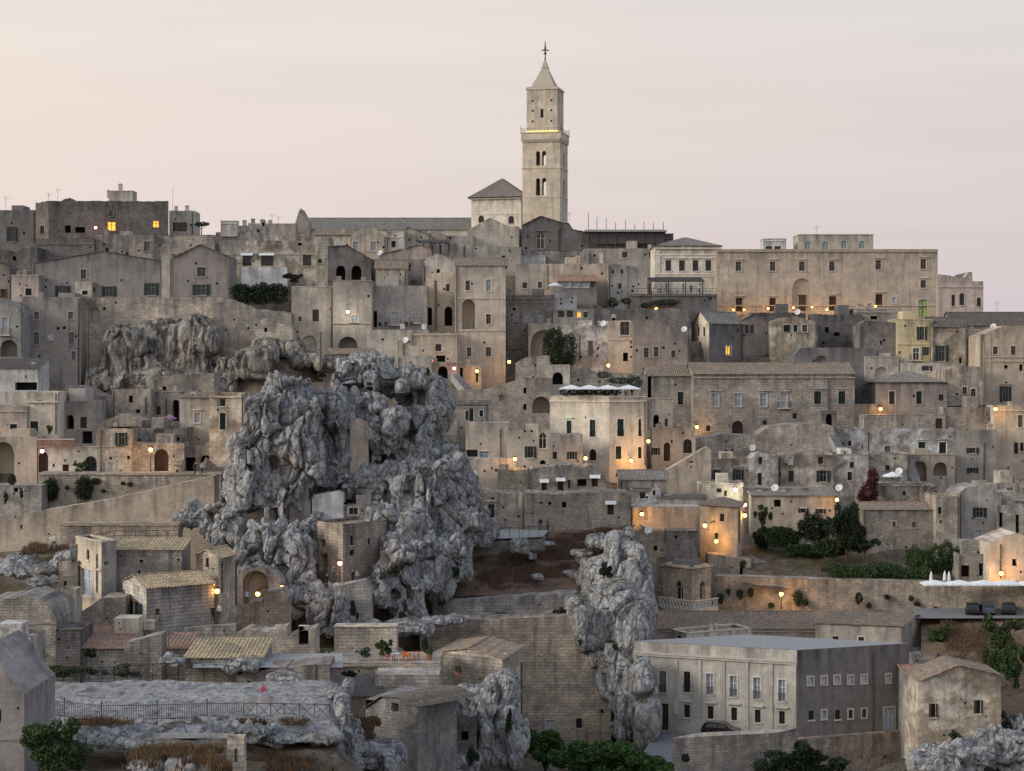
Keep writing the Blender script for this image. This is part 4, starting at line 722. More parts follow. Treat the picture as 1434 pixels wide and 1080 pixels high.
# --- left foreground quarter
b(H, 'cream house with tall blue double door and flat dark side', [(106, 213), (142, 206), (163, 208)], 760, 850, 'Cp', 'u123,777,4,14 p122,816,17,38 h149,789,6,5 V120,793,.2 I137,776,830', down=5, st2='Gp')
b(H, 'long stone house with stone-edged roof behind the tall blue door', (162, 254, 209), 770, 850, 'Gr', 'w198,786,6,5 w250,784,5,3 h195,801,4,4', roof='s:753', dep=6, rcol='y', down=5)
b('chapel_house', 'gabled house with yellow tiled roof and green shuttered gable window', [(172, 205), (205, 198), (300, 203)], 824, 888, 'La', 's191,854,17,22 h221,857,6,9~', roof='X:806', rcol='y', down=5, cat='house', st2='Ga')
b(H, 'narrow stone house with yellow tiled roof beside the glowing lamps', [(275, 211), (306, 207), (332, 212)], 782, 850, 'Br', 'u290,788,5,13 I310,785,830', roof='X:770', rcol='y', down=5)
b('vaulted_house', 'big ruined stone house with arched window and broken curved top', (-20, 79, 190), 845, 945, 'Br', 'h32,886,8,13 A59,903,8,27 V40,873,.12', prof=[(-20, 840), (10, 838), (40, 833), (60, 840), (72, 850), (79, 866)], dep=8, jit=.15, cat='house', down=6)
b(H, 'pale blotched block house above the fenced rock', (-20, 42, 180), 893, 965, 'Ww', 'h38,911,4,6', dep=6, jit=.06, down=5)
b('gable_house', 'dark gable of an old house at the end of the palisade fence', (-20, 34, 133), 968, 1090, 'Np', 'h-2,1003,7,18 V15,1035,.08', prof=[(-20, 905), (0, 928), (12, 945), (26, 965), (34, 972)], dep=9, cat='house', down=5, jit=.04)
b(H, 'low ruin with broken red tiled roof behind the fenced rock', (110, 178, 190), 908, 940, 'Gr', '', roof='s:876', dep=8, rcol='r', jit=.15, down=4)
wall('dark stone enclosure wall left of the broken red roof', (78, 112, 189), 882, 940, 'Kr', 'K107,873,6', dep=6, jit=.15, down=4)
wall('grey stone enclosure wall rising right of the broken red roof', (174, 226, 187), 895, 940, 'Gr', '', prof=[(174, 905), (176, 900), (226, 888)], dep=3, jit=.08, down=4)
b(H, 'low house with red tiled lean-to beside the enclosure wall', (222, 262, 190), 908, 935, 'Br', '', roof='s:886', dep=6, rcol='r', down=4)
b(H, 'low house with bright yellow tiled roof by the lit cave steps', (260, 366, 182), 921, 940, 'Br', '', roof='s:893', dep=8, rcol='y', down=4)
b('annex', 'cream stub of a ruined house below the tall blue door', (80, 105, 197), 826, 880, 'Cp', 'n86,850,4,14', dep=3, jit=.15, down=5, cat='annex')
b('annex', 'small ashlar shed left of the tall blue door', (82, 108, 211), 786, 835, 'Lr', 'h91,817,4,7', dep=4, jit=.15, down=5, cat='annex')
b('courtyard_wall', 'small cream courtyard wall under the green shuttered gable', (160, 194, 195), 866, 890, 'Cp', 'K202,868,14', dep=3, down=4, cat='wall', par=False)
wall('pierced grey block parapet beside the people in the lane', (258, 330, 197), 876, 896, 'Ga', '', prof=[(258, 880), (300, 876), (330, 874)], dep=1, jit=.04, down=4)
wall('tan sloping yard wall between the two gabled houses', (112, 176, 200), 840, 880, 'Tr', '', prof=[(112, 858), (140, 838), (176, 836)], dep=5, jit=.1, down=5)
wall('grey path parapet behind the walking couple', (84, 250, 238), 733, 775, 'Tr', 'V160,735', dep=3, down=8)
wall('grey stone wall low behind the fenced rock', (330, 462, 178), 938, 966, 'Gr', '', prof=[(330, 945), (380, 935), (462, 930)], dep=5, jit=.15, down=4)
wall('crumbling grey block wall under the fenced rock', (215, 322, 132), 1034, 1075, 'Gr', '', dep=2, jit=.15, down=4)
b('gate_pier', 'squat stone pier in the rocks below the fence', (318, 342, 129), 1032, 1085, 'La', 'n330,1058,4,20', dep=1, cat='pier', down=3, jit=.1)

b('cave_front', 'rock-cut cave mouth glowing with warm light below the crag', (326, 398, 224), 796, 880, 'Gr', 'N358,823,36,48', prof=[(326, 812), (340, 797), (360, 792), (380, 798), (398, 815)], dep=6, cat='cave', jit=.3, anchor=False)
b('iron_arch_gate', 'dark stone arch gate at the head of the outdoor stair', (1150, 1172, 312.5), 576, 612, 'Kp', 'a1161,592,9,24 V1160,578', dep=1.2, cat='gate', anchor=False)
b('shrine_pillar', 'small stone shrine pillar right of the arched lane doorway', (241, 255, 259.5), 646, 668, 'Br', 'a248,662,4,8 V248,650,.2', dep=1.2, cat='shrine', anchor=False)
b(H, 'pale stepped house between red-lamp arch and crag top', (556, 604, 330), 498, 540, 'Lp', 'u575,510,5,7', dep=5, jit=.08)

b(H, 'dark lower house stepping down below the tall green shuttered window', (-15, 52, 352), 345, 390, 'Kr', 'h20,362,5,6', prof=[(-15, 348), (20, 352), (40, 346), (52, 346)], dep=8, jit=.12)

wall('rough grey retaining wall under the lookout railing', (636, 764, 252.2), 757, 800, 'Gr', prof=[(636, 758), (700, 757), (764, 753)], dep=3, jit=.1, down=4, anchor=False)

b('roof_room', 'stepped stone roof hump on the dark skyline block', (84, 108, 369), 277, 290, 'Kr', '', prof=[(84, 282), (90, 279), (97, 277), (101, 280), (108, 283)], dep=5, down=1, anchor=False, cat='roof room', jit=.1)
b('white_kiosk', 'small white box room under the dark chapel', (727, 764, 382), 359, 371, 'Wp', dep=3, down=1, anchor=False, cat='roof room')
b('water_tank', 'pale blue water tank on the skyline roof left of the nave', (309, 332, 371), 310, 320, 'Wp', 'V320,313', dep=2.5, down=1.5, anchor=False, cat='water tank')
b(H, 'small beige skyline house with twin chimneys left of the pointed gable', (334, 372, 384), 316, 334, 'Lr', 'K340,308,5 K352,306,5 u362,324,5,5', dep=6, jit=.1)
b(H, 'low stone house with tiled lean-to below the laundry balcony arch', (452, 520, 333), 496, 520, 'Br', '', roof='s:488', dep=5, rcol='t', jit=.08)
b(H, 'small pale house with slanted roof above the stained cliff end', (352, 410, 337), 446, 486, 'Br', 'h372,462,4,6', prof=[(352, 452), (372, 446), (410, 458)], dep=5, jit=.15)
# ------------------------------------------------------------------ bell tower and church lantern
def square(c, w, a):
    ca, sa = math.cos(a), math.sin(a); h = w / 2
    return [Vector((c[0] + x * ca - y * sa, c[1] + x * sa + y * ca)) for x, y in ((-h, -h), (h, -h), (h, h), (-h, h))]
def bell_tower():
    D = 398; s = D / F; c = XY(763.5, D + 5); ang = math.radians(-13); base = Vector((c.x, c.y, ZZ(330, D)))
    root = empty('bell_tower', base, 'tall square bell tower with pyramid spire and twin arched bell openings', 'bell tower')
    col = (.60, .52, .405, 1)
    def stage(name, w, y0, y1, rows, kind='a', mat='plaster'):
        sq = square(c, w, ang); mb = MB(); z0, z1 = ZZ(y0, D), ZZ(y1, D); panes = []
        for i in range(4):
            fc = Face(sq[i], sq[(i + 1) % 4]); ops = []
            for (ya, yb, ww, xs, ar) in rows:
                for x in xs:
                    if i % 2 and ar: x = x * .9
                    u = fc.W / 2 + (x if i < 2 else -x) * s; ops.append(dict(k='t', u0=u - ww * s / 2, u1=u + ww * s / 2, v0=ZZ(yb, D), v1=ZZ(ya, D), arch=ar, rev=.75))
            wall_face(mb, fc, z0, [(0, z1), (fc.W, z1)], ops)
        mb.poly([(p.x, p.y, z1) for p in sq], 0); return mb.build(name, mat, root, base, col=col), sq
    stage('shaft', 54 * s, 335, 196, [(210.5, 231, 6, (-4.7, 4.0), 1), (248.5, 273, 6, (-4.7, 4.0), 1)])
    up, _ = stage('upper_stage', 44 * s, 182, 123.5, [])
    mb = MB(); fc = Face(*square(c, 44 * s, ang)[:2]); fbox(mb, fc, fc.W / 2 - 2 * s, fc.W / 2 + 2 * s, ZZ(163, D), ZZ(151, D), -.1, .02); mb.build('slit_window', 'dark_inside', root, base)  # wall stays uncut; this dark box paints in the slit's shade
    def band(name, w, y0, y1, mat='plaster'):
        mb = MB(); sq = square(c, w, ang); z0, z1 = ZZ(y0, D), ZZ(y1, D)
        o = Vector((sq[0].x, sq[0].y, z0)); mb.box(o, Vector((sq[1].x, sq[1].y, z0)) - o, Vector((sq[3].x, sq[3].y, z0)) - o, (0, 0, z1 - z0)); return mb.build(name, mat, root, base, col=col)
    band('string_course', 55.5 * s, 235.3, 233.7); band('string_course', 55.2 * s, 276, 274.8); band('gallery', 57.5 * s, 194, 185.5); band('cornice', 46.5 * s, 123.4, 121); band('gallery_floor', 59 * s, 185.4, 183.8)
    band('lamp_strip', 44.6 * s, 182.8, 181.4, 'lit_strip')
    for yy in (139, 153, 168):
        for xx in (-13.5, 13.5):
            mb = MB(); fc = Face(*square(c, 44 * s, ang)[:2]); u = fc.W / 2 + xx * s; fbox(mb, fc, u - .18, u + .18, ZZ(yy, D) - .2, ZZ(yy, D) + .2, -.1, .02); mb.build('putlog_hole', 'dark_inside', root, base)  # dark boxes on the wall paint in the shade of the holes
    # corbel table under the gallery, railing above
    sq = square(c, 57.5 * s, ang); inner = square(c, 54 * s, ang); mb = MB()
    for i in range(4):
        fc = Face(inner[i], inner[(i + 1) % 4]); n = 17
        for k in range(n): u = fc.W * (k + .5) / n; fbox(mb, fc, u - .12, u + .12, ZZ(198, D), ZZ(194, D) - .003, -.01, .26)
        fbox(mb, fc, 0, fc.W, ZZ(195, D), ZZ(194, D) - .004, -.01, .2)
    mb.build('corbel_table', 'plaster', root, base, col=col)
    mb = MB()
    for i in range(4):
        fc = Face(sq[i], sq[(i + 1) % 4]); z = ZZ(183.8, D)
        for k in range(13): u = fc.W * k / 12; mb.tube(fc.pt(u, z, -.1), fc.pt(u, z + .75, -.1), .025, n=4)
        mb.tube(fc.pt(0, z + .75, -.1), fc.pt(fc.W, z + .75, -.1), .03, n=4)
        mb.tube(fc.pt(0, z, 0), fc.pt(0, z + 1.3, 0), .05, n=5)
    mb.build('gallery_railing', 'iron', root, base)
    mb = MB()                                        # spire: square pyramid on a low drum, small cap and finial
    p = [(23.5, 121.2), (23.5, 119.5), (17, 118), (16, 114), (14.5, 112), (4.3, 91), (5.0, 90.5), (5.0, 89), (4, 88.5), (2.8, 83), (1.2, 80)]
    zc = ZZ(121.2, D); mb.lathe((c.x, c.y, 0), [(r * s * 1.414 * .93, ZZ(y, D)) for r, y in p], n=4, a0=ang + math.pi / 4); mb.build('spire', 'plaster', root, base, col=(.52, .45, .36, 1))
    mb = MB(); mb.lathe((c.x, c.y, 0), [(1.1 * s, ZZ(80.5, D)), (.7 * s, ZZ(72, D)), (1.4 * s, ZZ(70.5, D)), (2.2 * s, ZZ(69, D)), (1.0 * s, ZZ(67.5, D)), (.8 * s, ZZ(66, D)), (1.5 * s, ZZ(62, D)), (.9 * s, ZZ(59, D)), (.5 * s, ZZ(52, D))], n=8)
    mb.box((c.x - 5.2 * s, c.y - .12, ZZ(65.6, D)), (10.4 * s, 0, 0), (0, .24, 0), (0, 0, .22)); mb.build('finial', 'pipe', root, base)
    ANCH.append((c.x, c.y, base.z - 1))
bell_tower()
def lantern_church():
    D = 260; s = D / F; pts = [XY(929, 262), XY(969, 257.5), XY(996, 261)]; a, m, c2 = pts; back = a + (c2 - m); cen = (a + c2) / 2
    base = Vector((m.x, m.y, ZZ(852, D))); col = (.50, .435, .35, 1)
    root = empty('church_lantern', base, 'square stone church lantern with pointed windows and stepped dome', 'church'); mb = MB(); zt = ZZ(797, 257.5)
    ring = [a, m, c2, back]
    for i in range(4):
        fc = Face(ring[i], ring[(i + 1) % 4]); ops = []
        if i < 2:
            w = fc.W * .30; ops = [dict(k='q', u0=fc.W * .54 - w / 2, u1=fc.W * .54 + w / 2, v0=ZZ(840, D), v1=ZZ(812, D), arch=2, rev=.5, hood=0, bal=0, awn=0, wm='ashlar', col=col)]
        wall_face(mb, fc, base.z - 6, [(0, zt), (fc.W, zt)], ops)
        for op in ops: window(root, base, fc, op)
    mb.poly([(p.x, p.y, zt) for p in ring], 0); mb.build('wall', 'ashlar', root, base, col=col)
    mb = MB()
    for i in range(4):
        fc = Face(ring[i], ring[(i + 1) % 4]); fbox(mb, fc, -.15, fc.W + .15, zt + .002, zt + .3, -.5, .22)
    mb.build('cornice', 'ashlar', root, base, col=col)
    mb = MB(); r = 24 * s
    mb.lathe((cen.x, cen.y, 0), [(r * .98, zt + .25), (r * .86, zt + .8), (r * .70, ZZ(783, D)), (r * .62, ZZ(780, D)), (r * .64, ZZ(779, D)), (r * .58, ZZ(775, D)), (r * .5, ZZ(768, D)), (r * .44, ZZ(766, D)), (r * .38, ZZ(761, D)), (r * .12, ZZ(757, D)), (r * .09, ZZ(748, D)), (.05, ZZ(744, D))], n=8, a0=.3)
    mb.build('dome', 'roof_tiles', root, base, col=(.16, .15, .145, 1))
    mb = MB(); mb.lathe((XY(936.5, 268).x, 268, 0), [(.5, ZZ(797, 268)), (.45, ZZ(775, 268)), (.7, ZZ(773, 268)), (.35, ZZ(768, 268)), (.05, ZZ(754, 268))], n=8); mb.build('pinnacle', 'rubble', root, base, col=(.25, .23, .21, 1))
    bal = empty('lattice_balustrade', Vector((cen.x, cen.y - 4, ZZ(856, 259))), 'white lattice balustrade round the church lantern', 'balustrade')
    A, B, C = XY(922, 258), XY(972, 253), XY(1006, 257)
    for P0, P1 in ((A, B), (B, C)):
        fc = Face(P0, P1); z0 = ZZ(853, 254); z1 = ZZ(842, 254); n = int(fc.W / .55); bb = bal.location
        mb = MB(); fbox(mb, fc, 0, fc.W, z0 - .9, z0, -.4, 0); fbox(mb, fc, 0, fc.W, z1, z1 + .13, -.2, .06); mb.build('rail', 'surround', bal, bb)
        for k in range(n):
            u0 = fc.W * k / n; u1 = fc.W * (k + 1) / n; mb = MB()
            for p, q in (((u0, z0), (u1, z1)), ((u1, z0), (u0, z1))): mb.tube(fc.pt(p[0], p[1], -.07), fc.pt(q[0], q[1], -.07), .06, n=4)
            mb.build('lattice', 'white_paint', bal, bb)
lantern_church()
# ------------------------------------------------------------------ rock
def ico(n=3, _c={}):
    if n in _c: return _c[n]
    import bmesh
    bm = bmesh.new(); bmesh.ops.create_icosphere(bm, subdivisions=n, radius=1); V = np.array([v.co[:] for v in bm.verts]); Fc = [tuple(v.index for v in f.verts) for f in bm.faces]; bm.free(); _c[n] = (V, Fc); return _c[n]
def worley(p, seed):
    i = np.floor(p).astype(np.int64); d1 = np.full(len(p), 9e9); d2 = d1.copy(); val = np.zeros(len(p))
    for dx in (-1, 0, 1):
        for dy in (-1, 0, 1):
            for dz in (-1, 0, 1):
                c = i + np.array([dx, dy, dz]); h = (c[:, 0] * 73856093 ^ c[:, 1] * 19349663 ^ c[:, 2] * 83492791 ^ seed * 2654435) & 0xffffffff
                r = []
                for k in range(4): h = ((h ^ (h >> 13)) * 1274126177 + 12345) & 0xffffffff; h = h ^ (h >> 16); r.append(h / 4294967295.0)
                d = ((c + np.stack(r[:3], 1) - p) ** 2).sum(1); m = d < d1; d2 = np.where(m, d1, np.minimum(d2, d)); val = np.where(m, r[3], val); d1 = np.where(m, d, d1)
    return val, np.sqrt(d2) - np.sqrt(d1)
def crag(name, blobs, vox, mat, label=None, cat=None, amp=1.0, kind='structure', seed=0, loc=None, group=None, fr=1.0):
    V0, F0 = ico(4); Vs = []; Fs = []; off = 0
    for k, (px, py, D, rx, rz, ry) in enumerate(blobs):
        c = np.array(P(px, py, D)); s = D / F; n = V0 / np.maximum(np.abs(V0).max(1, keepdims=True) ** .45, 1e-3)     # boxy ball
        q = n * np.array([rx * s, ry, rz * s]) ; a = (vnoise(np.array([[k * 3.7 + seed, 1.3, 2.1]]))[0] - .5) * 1.2
        ca, sa = math.cos(a), math.sin(a); q = np.stack([q[:, 0] * ca - q[:, 1] * sa * .4, q[:, 0] * sa * .4 + q[:, 1] * ca, q[:, 2]], 1)
        w = q + c; R = min(rx * s, rz * s, ry)
        w = w + n * ((fbm(w * .22 + 5, 3, seed) - .5) * R * .75)[:, None]
        Vs.append(w); Fs += [tuple(i + off for i in f) for f in F0]; off += len(w)
    V = np.concatenate(Vs); me = bpy.data.meshes.new('tmp'); me.from_pydata(V.tolist(), [], Fs); o = bpy.data.objects.new('tmp', me); COL.objects.link(o)
    md = o.modifiers.new('r', 'REMESH'); md.mode = 'VOXEL'; md.voxel_size = vox
    dg = bpy.context.evaluated_depsgraph_get(); m2 = bpy.data.meshes.new_from_object(o.evaluated_get(dg)); bpy.data.objects.remove(o); bpy.data.meshes.remove(me)
    n = len(m2.vertices); co = np.empty(n * 3); m2.vertices.foreach_get('co', co); co = co.reshape(-1, 3); nr = np.empty(n * 3); m2.vertex_normals.foreach_get('vector', nr); nr = nr.reshape(-1, 3)
    wv = co + 1.3 * np.stack([fbm(co * .3, 2, 11), fbm(co * .3, 2, 12), fbm(co * .3, 2, 13)], 1)
    v1, e1 = worley(wv * np.array([.24, .24, .13]), 3); v2, e2 = worley(wv * np.array([.6, .6, .32]), 4)
    d = 1.7 * (v1 - .5) - 1.5 * np.exp(-e1 / .06) + fr * (.6 * (v2 - .5) - .55 * np.exp(-e2 / .08))
    d = d + 1.3 * (ridged(wv * np.array([.42, .42, .10]), 3, 3) - .45) + .35 * (ridged(wv * np.array([1.1, 1.1, .7]), 2, 5) - .45) + .16 * (fbm(wv * 3, 2, 8) - .5)
    pit = np.clip(vnoise(wv * np.array([.6, .6, .5]), 21) - .66, 0, 1) * -4.0
    co = co + nr * ((d + pit) * amp)[:, None]
    b0 = co.mean(0); b0[2] = co[:, 2].min(); m2.vertices.foreach_set('co', (co - b0).ravel()); m2.materials.clear(); m2.materials.append(MATS[mat]); m2.polygons.foreach_set('use_smooth', [False] * len(m2.polygons)); m2.update()
    m2.name = name; o = bpy.data.objects.new(name, m2); COL.objects.link(o); o.location = b0
    if label: tag(o, label, cat, group)
    else: struct(o, kind)
    return o
MAIN = [(388, 592, 245, 40, 56, 7), (405, 556, 247, 36, 34, 6), (355, 650, 243, 32, 52, 5), (335, 695, 242, 22, 42, 4.5), (420, 620, 244, 38, 72, 6), (385, 690, 243, 55, 36, 6),
 (515, 530, 257, 42, 38, 7), (480, 538, 255, 24, 36, 5), (556, 533, 258, 24, 22, 5), (598, 545, 258, 24, 26, 5), (590, 590, 255, 32, 32, 5), (622, 575, 259, 12, 26, 4),
 (458, 600, 250, 36, 58, 6), (495, 615, 251, 26, 46, 4.5), (545, 606, 249, 33, 32, 5), (580, 622, 251, 28, 32, 5), (516, 560, 252, 22, 22, 4),
 (520, 672, 248, 62, 24, 7), (590, 680, 246, 42, 42, 7), (636, 672, 250, 26, 40, 6), (610, 640, 253, 38, 26, 5), (468, 665, 248, 34, 36, 5), (655, 690, 253, 20, 30, 5),
 (565, 730, 243, 50, 26, 7), (640, 730, 247, 44, 32, 7), (565, 790, 235, 42, 42, 7), (610, 785, 236, 28, 40, 5), (645, 778, 239, 14, 40, 4), (532, 815, 231, 22, 36, 4), (672, 745, 250, 26, 16, 5), (595, 820, 233, 36, 26, 5), (570, 850, 231, 30, 20, 4),
 (385, 770, 233, 46, 52, 6), (348, 790, 231, 20, 50, 4), (425, 800, 231, 22, 58, 4.5), (412, 850, 225, 26, 22, 4), (455, 850, 224, 36, 32, 5), (482, 872, 222, 20, 18, 3), (320, 740, 238, 20, 30, 4), (285, 722, 244, 34, 20, 4), (262, 728, 243.5, 24, 12, 3.5), (300, 740, 242, 24, 22, 4), (440, 740, 238, 16, 26, 4)]
crag('rock_crag', MAIN, .21, 'limestone', seed=1)
crag('rock_cliff', [(866, 780, 241, 22, 40, 7), (852, 850, 236, 40, 44, 7), (882, 895, 232, 34, 74, 6), (842, 895, 233, 28, 42, 5), (902, 985, 228, 20, 58, 5), (872, 990, 230, 18, 56, 5), (908, 1015, 226, 13, 34, 4), (850, 800, 240, 40, 22, 5), (822, 840, 239, 26, 14, 4), (882, 750, 246, 9, 14, 5), (850, 758, 247, 30, 8, 5), (895, 930, 230, 26, 30, 5), (828, 870, 234, 26, 34, 5), (905, 850, 236, 16, 60, 5), (838, 780, 249, 40, 8, 5), (852, 766, 251, 34, 7, 5), (808, 803, 247, 24, 8, 4), (815, 880, 231.5, 22, 40, 4), (808, 850, 235, 20, 20, 4), (830, 822, 242, 24, 16, 4), (885, 800, 238, 20, 50, 6), (862, 940, 231, 26, 40, 5), (918, 960, 229, 10, 60, 4), (900, 955, 222, 20, 40, 4), (908, 1010, 220.5, 17, 36, 4), (880, 1000, 224, 18, 40, 4)], .21, 'limestone', seed=5, amp=.5, fr=.6)
crag('rock_cliff', [(220, 492, 339.5, 74, 46, 4), (175, 500, 339, 30, 50, 4), (280, 490, 339, 28, 50, 4), (230, 540, 337, 80, 26, 5), (150, 535, 339, 30, 28, 4), (330, 520, 336, 30, 24, 4), (300, 540, 332, 40, 18, 4), (205, 460, 344, 48, 14, 4), (360, 510, 331, 30, 26, 5), (390, 490, 338, 40, 18, 4), (440, 505, 336, 40, 14, 4), (470, 510, 332, 30, 12, 4)], .3, 'stained_cliff', seed=9, amp=.36, fr=.25)
crag('rock_cliff', [(690, 1020, 187, 34, 56, 5), (650, 975, 191, 44, 20, 4), (700, 965, 190, 22, 20, 4), (715, 1050, 186, 24, 40, 4), (640, 1070, 182, 30, 20, 3)], .24, 'limestone', seed=12, amp=.7)
crag('rock_cliff', [(430, 1062, 150, 90, 26, 4), (530, 1068, 160, 40, 30, 4), (340, 1070, 146, 40, 20, 3), (395, 1027, 147, 62, 9, 4), (462, 1028, 147.5, 26, 14, 4), (300, 1024, 146, 40, 7, 3), (482, 998, 151, 14, 20, 3.5), (474, 968, 161, 16, 12, 3.5), (490, 1030, 152, 20, 22, 4)], .2, 'limestone', seed=15, amp=.5)
crag('rock_ledge', [(190, 1034, 138, 100, 9, 3), (60, 1040, 140, 40, 12, 3), (270, 1026, 141, 50, 7, 3), (360, 1024, 144, 30, 8, 3), (200, 1072, 128, 30, 12, 2), (255, 1075, 126, 20, 8, 2)], .2, 'limestone', seed=18, amp=.4)
crag('rock_cliff', [(1345, 1062, 207, 60, 24, 4), (1400, 1050, 209, 40, 34, 4), (1310, 1072, 205, 34, 14, 3), (1425, 1020, 214, 20, 22, 3)], .25, 'limestone', seed=21, amp=.6)
crag('rock_ledge', [(40, 800, 212, 46, 12, 4), (20, 790, 214, 30, 16, 4), (60, 815, 206, 26, 10, 3), (95, 780, 216, 18, 10, 3)], .25, 'limestone', seed=24, amp=.5)
crag('rock_ledge', [(243, 924, 180, 20, 7, 2), (400, 955, 168, 34, 10, 3), (340, 930, 180, 30, 9, 3), (560, 880, 212, 50, 12, 4), (620, 868, 226, 40, 8, 3)], .22, 'limestone', seed=27, amp=.4)
BL = 'boulders on the crag and slope'
for i, (bl, lab) in enumerate((((564, 541, 252, 14, 15, 3.0), 'wedge-shaped pale boulder perched on top of the crag'), ((531, 572, 249, 13, 10, 2.6), 'rounded boulder standing on a rock pillar in the crag'), ((516, 552, 250, 6, 6, 1.6), 'small round boulder balanced near the crag top'), ((728, 766, 247, 14, 12, 2.5), 'square grey boulder at the edge of the lookout path'),
        ((752, 808, 242, 11, 7, 2.0), 'pale smooth boulder lying in the dry grass'), ((770, 762, 250, 12, 6, 1.8), 'flat pale boulder in the upper dry grass'), ((746, 780, 248, 9, 7, 1.6), 'small boulder right of the square grey boulder'), ((815, 775, 246, 20, 5, 2), 'slab of layered rock in the dry grass'), ((550, 747, 236, 11, 7, 2), 'rounded pale boulder above the leaning buttress'))):
    crag('boulder', [bl], .2, 'limestone' if i not in (4, 5, 8) else 'pale_rock', lab, 'boulder', amp=.25, seed=40 + i, group=BL)
for i, (x, y, D, w, h, lab, st) in enumerate(((503, 618, 246.2, 26, 60, 'flat quarried tan rock face in the middle of the crag', 'T'), (372, 707, 240.2, 26, 32, 'pale smooth quarried face low on the crag pillar', 'L'), (420, 690, 240.4, 30, 56, 'smooth grey quarried face beside the pale one', 'G'))):
    b('quarried_face', lab, (x - w / 2, x + w / 2, D), y - h / 2, y + h / 2, st + 'p', dep=6, down=5, jit=.5, cat='rock face', anchor=False)
# ------------------------------------------------------------------ ground
def patch(name, corners, nx, ny, amp, mat, kind='structure', freq=.35, drop=0):
    c = [np.array(P(*q)) for q in corners]; u, v = np.meshgrid(np.linspace(0, 1, nx), np.linspace(0, 1, ny)); u = u.ravel()[:, None]; v = v.ravel()[:, None]
    p = (c[0] * (1 - u) + c[1] * u) * (1 - v) + (c[3] * (1 - u) + c[2] * u) * v
    q = p.copy(); q[:, 2] = 0; e = np.clip(np.minimum(np.minimum(u, 1 - u) * 8, np.minimum(v, 1 - v) * 8), .25, 1)[:, 0]
    p[:, 2] += (fbm(q * freq, 4, 3) - .5) * amp * 2 * e + (ridged(q * freq * 2.5, 3, 8) - .4) * amp * .6 * e
    if drop: ed = np.minimum(np.minimum(u, 1 - u) * nx / ny * 1.0, np.minimum(v, 1 - v))[:, 0] * ny; p[:, 2] -= drop * np.clip(1 - ed / (5 + 5 * fbm(q * .5, 2, 9)), 0, 1) ** 2
    f = [(j * nx + i, j * nx + i + 1, (j + 1) * nx + i + 1, (j + 1) * nx + i) for j in range(ny - 1) for i in range(nx - 1)]
    b0 = p.mean(0); o = mesh_obj(name, p - b0, f, mat, loc=b0); struct(o, kind); return o, p
patch('rock_plaza', [(10, 1016, 146), (480, 1016, 146), (474, 948, 170), (10, 950, 170)], 160, 70, .42, 'pale_rock', drop=.8)
_, SL = patch('grass_slope', [(600, 836, 239), (815, 830, 239), (890, 736, 262), (640, 752, 258)], 60, 50, .7, 'dry_slope')
patch('lookout_path', [(640, 757, 252), (760, 752, 252), (770, 742, 261), (645, 742, 262)], 20, 8, .05, 'concrete')
patch('earth_slope', [(1290, 1050, 212), (1460, 1050, 212), (1460, 862, 247), (1290, 862, 250)], 50, 60, .7, 'dry_slope')
patch('yard_road', [(870, 1100, 196), (1000, 1100, 196), (1118, 1040, 216), (920, 1024, 223)], 30, 20, .03, 'road')
patch('upper_road', [(1280, 866, 246), (1460, 866, 246), (1460, 852, 251), (1280, 852, 252)], 20, 4, .02, 'road')
patch('footpath', [(-20, 800, 214), (100, 790, 217), (110, 765, 226), (-20, 775, 226)], 30, 10, .15, 'earth')
patch('stone_yard', [(270, 935, 178), (480, 935, 178), (480, 915, 190), (270, 915, 190)], 30, 12, .12, 'concrete')
patch('garden_slope', [(1040, 822, 259), (1345, 835, 257), (1345, 765, 272), (1040, 760, 276)], 60, 30, .5, 'earth')
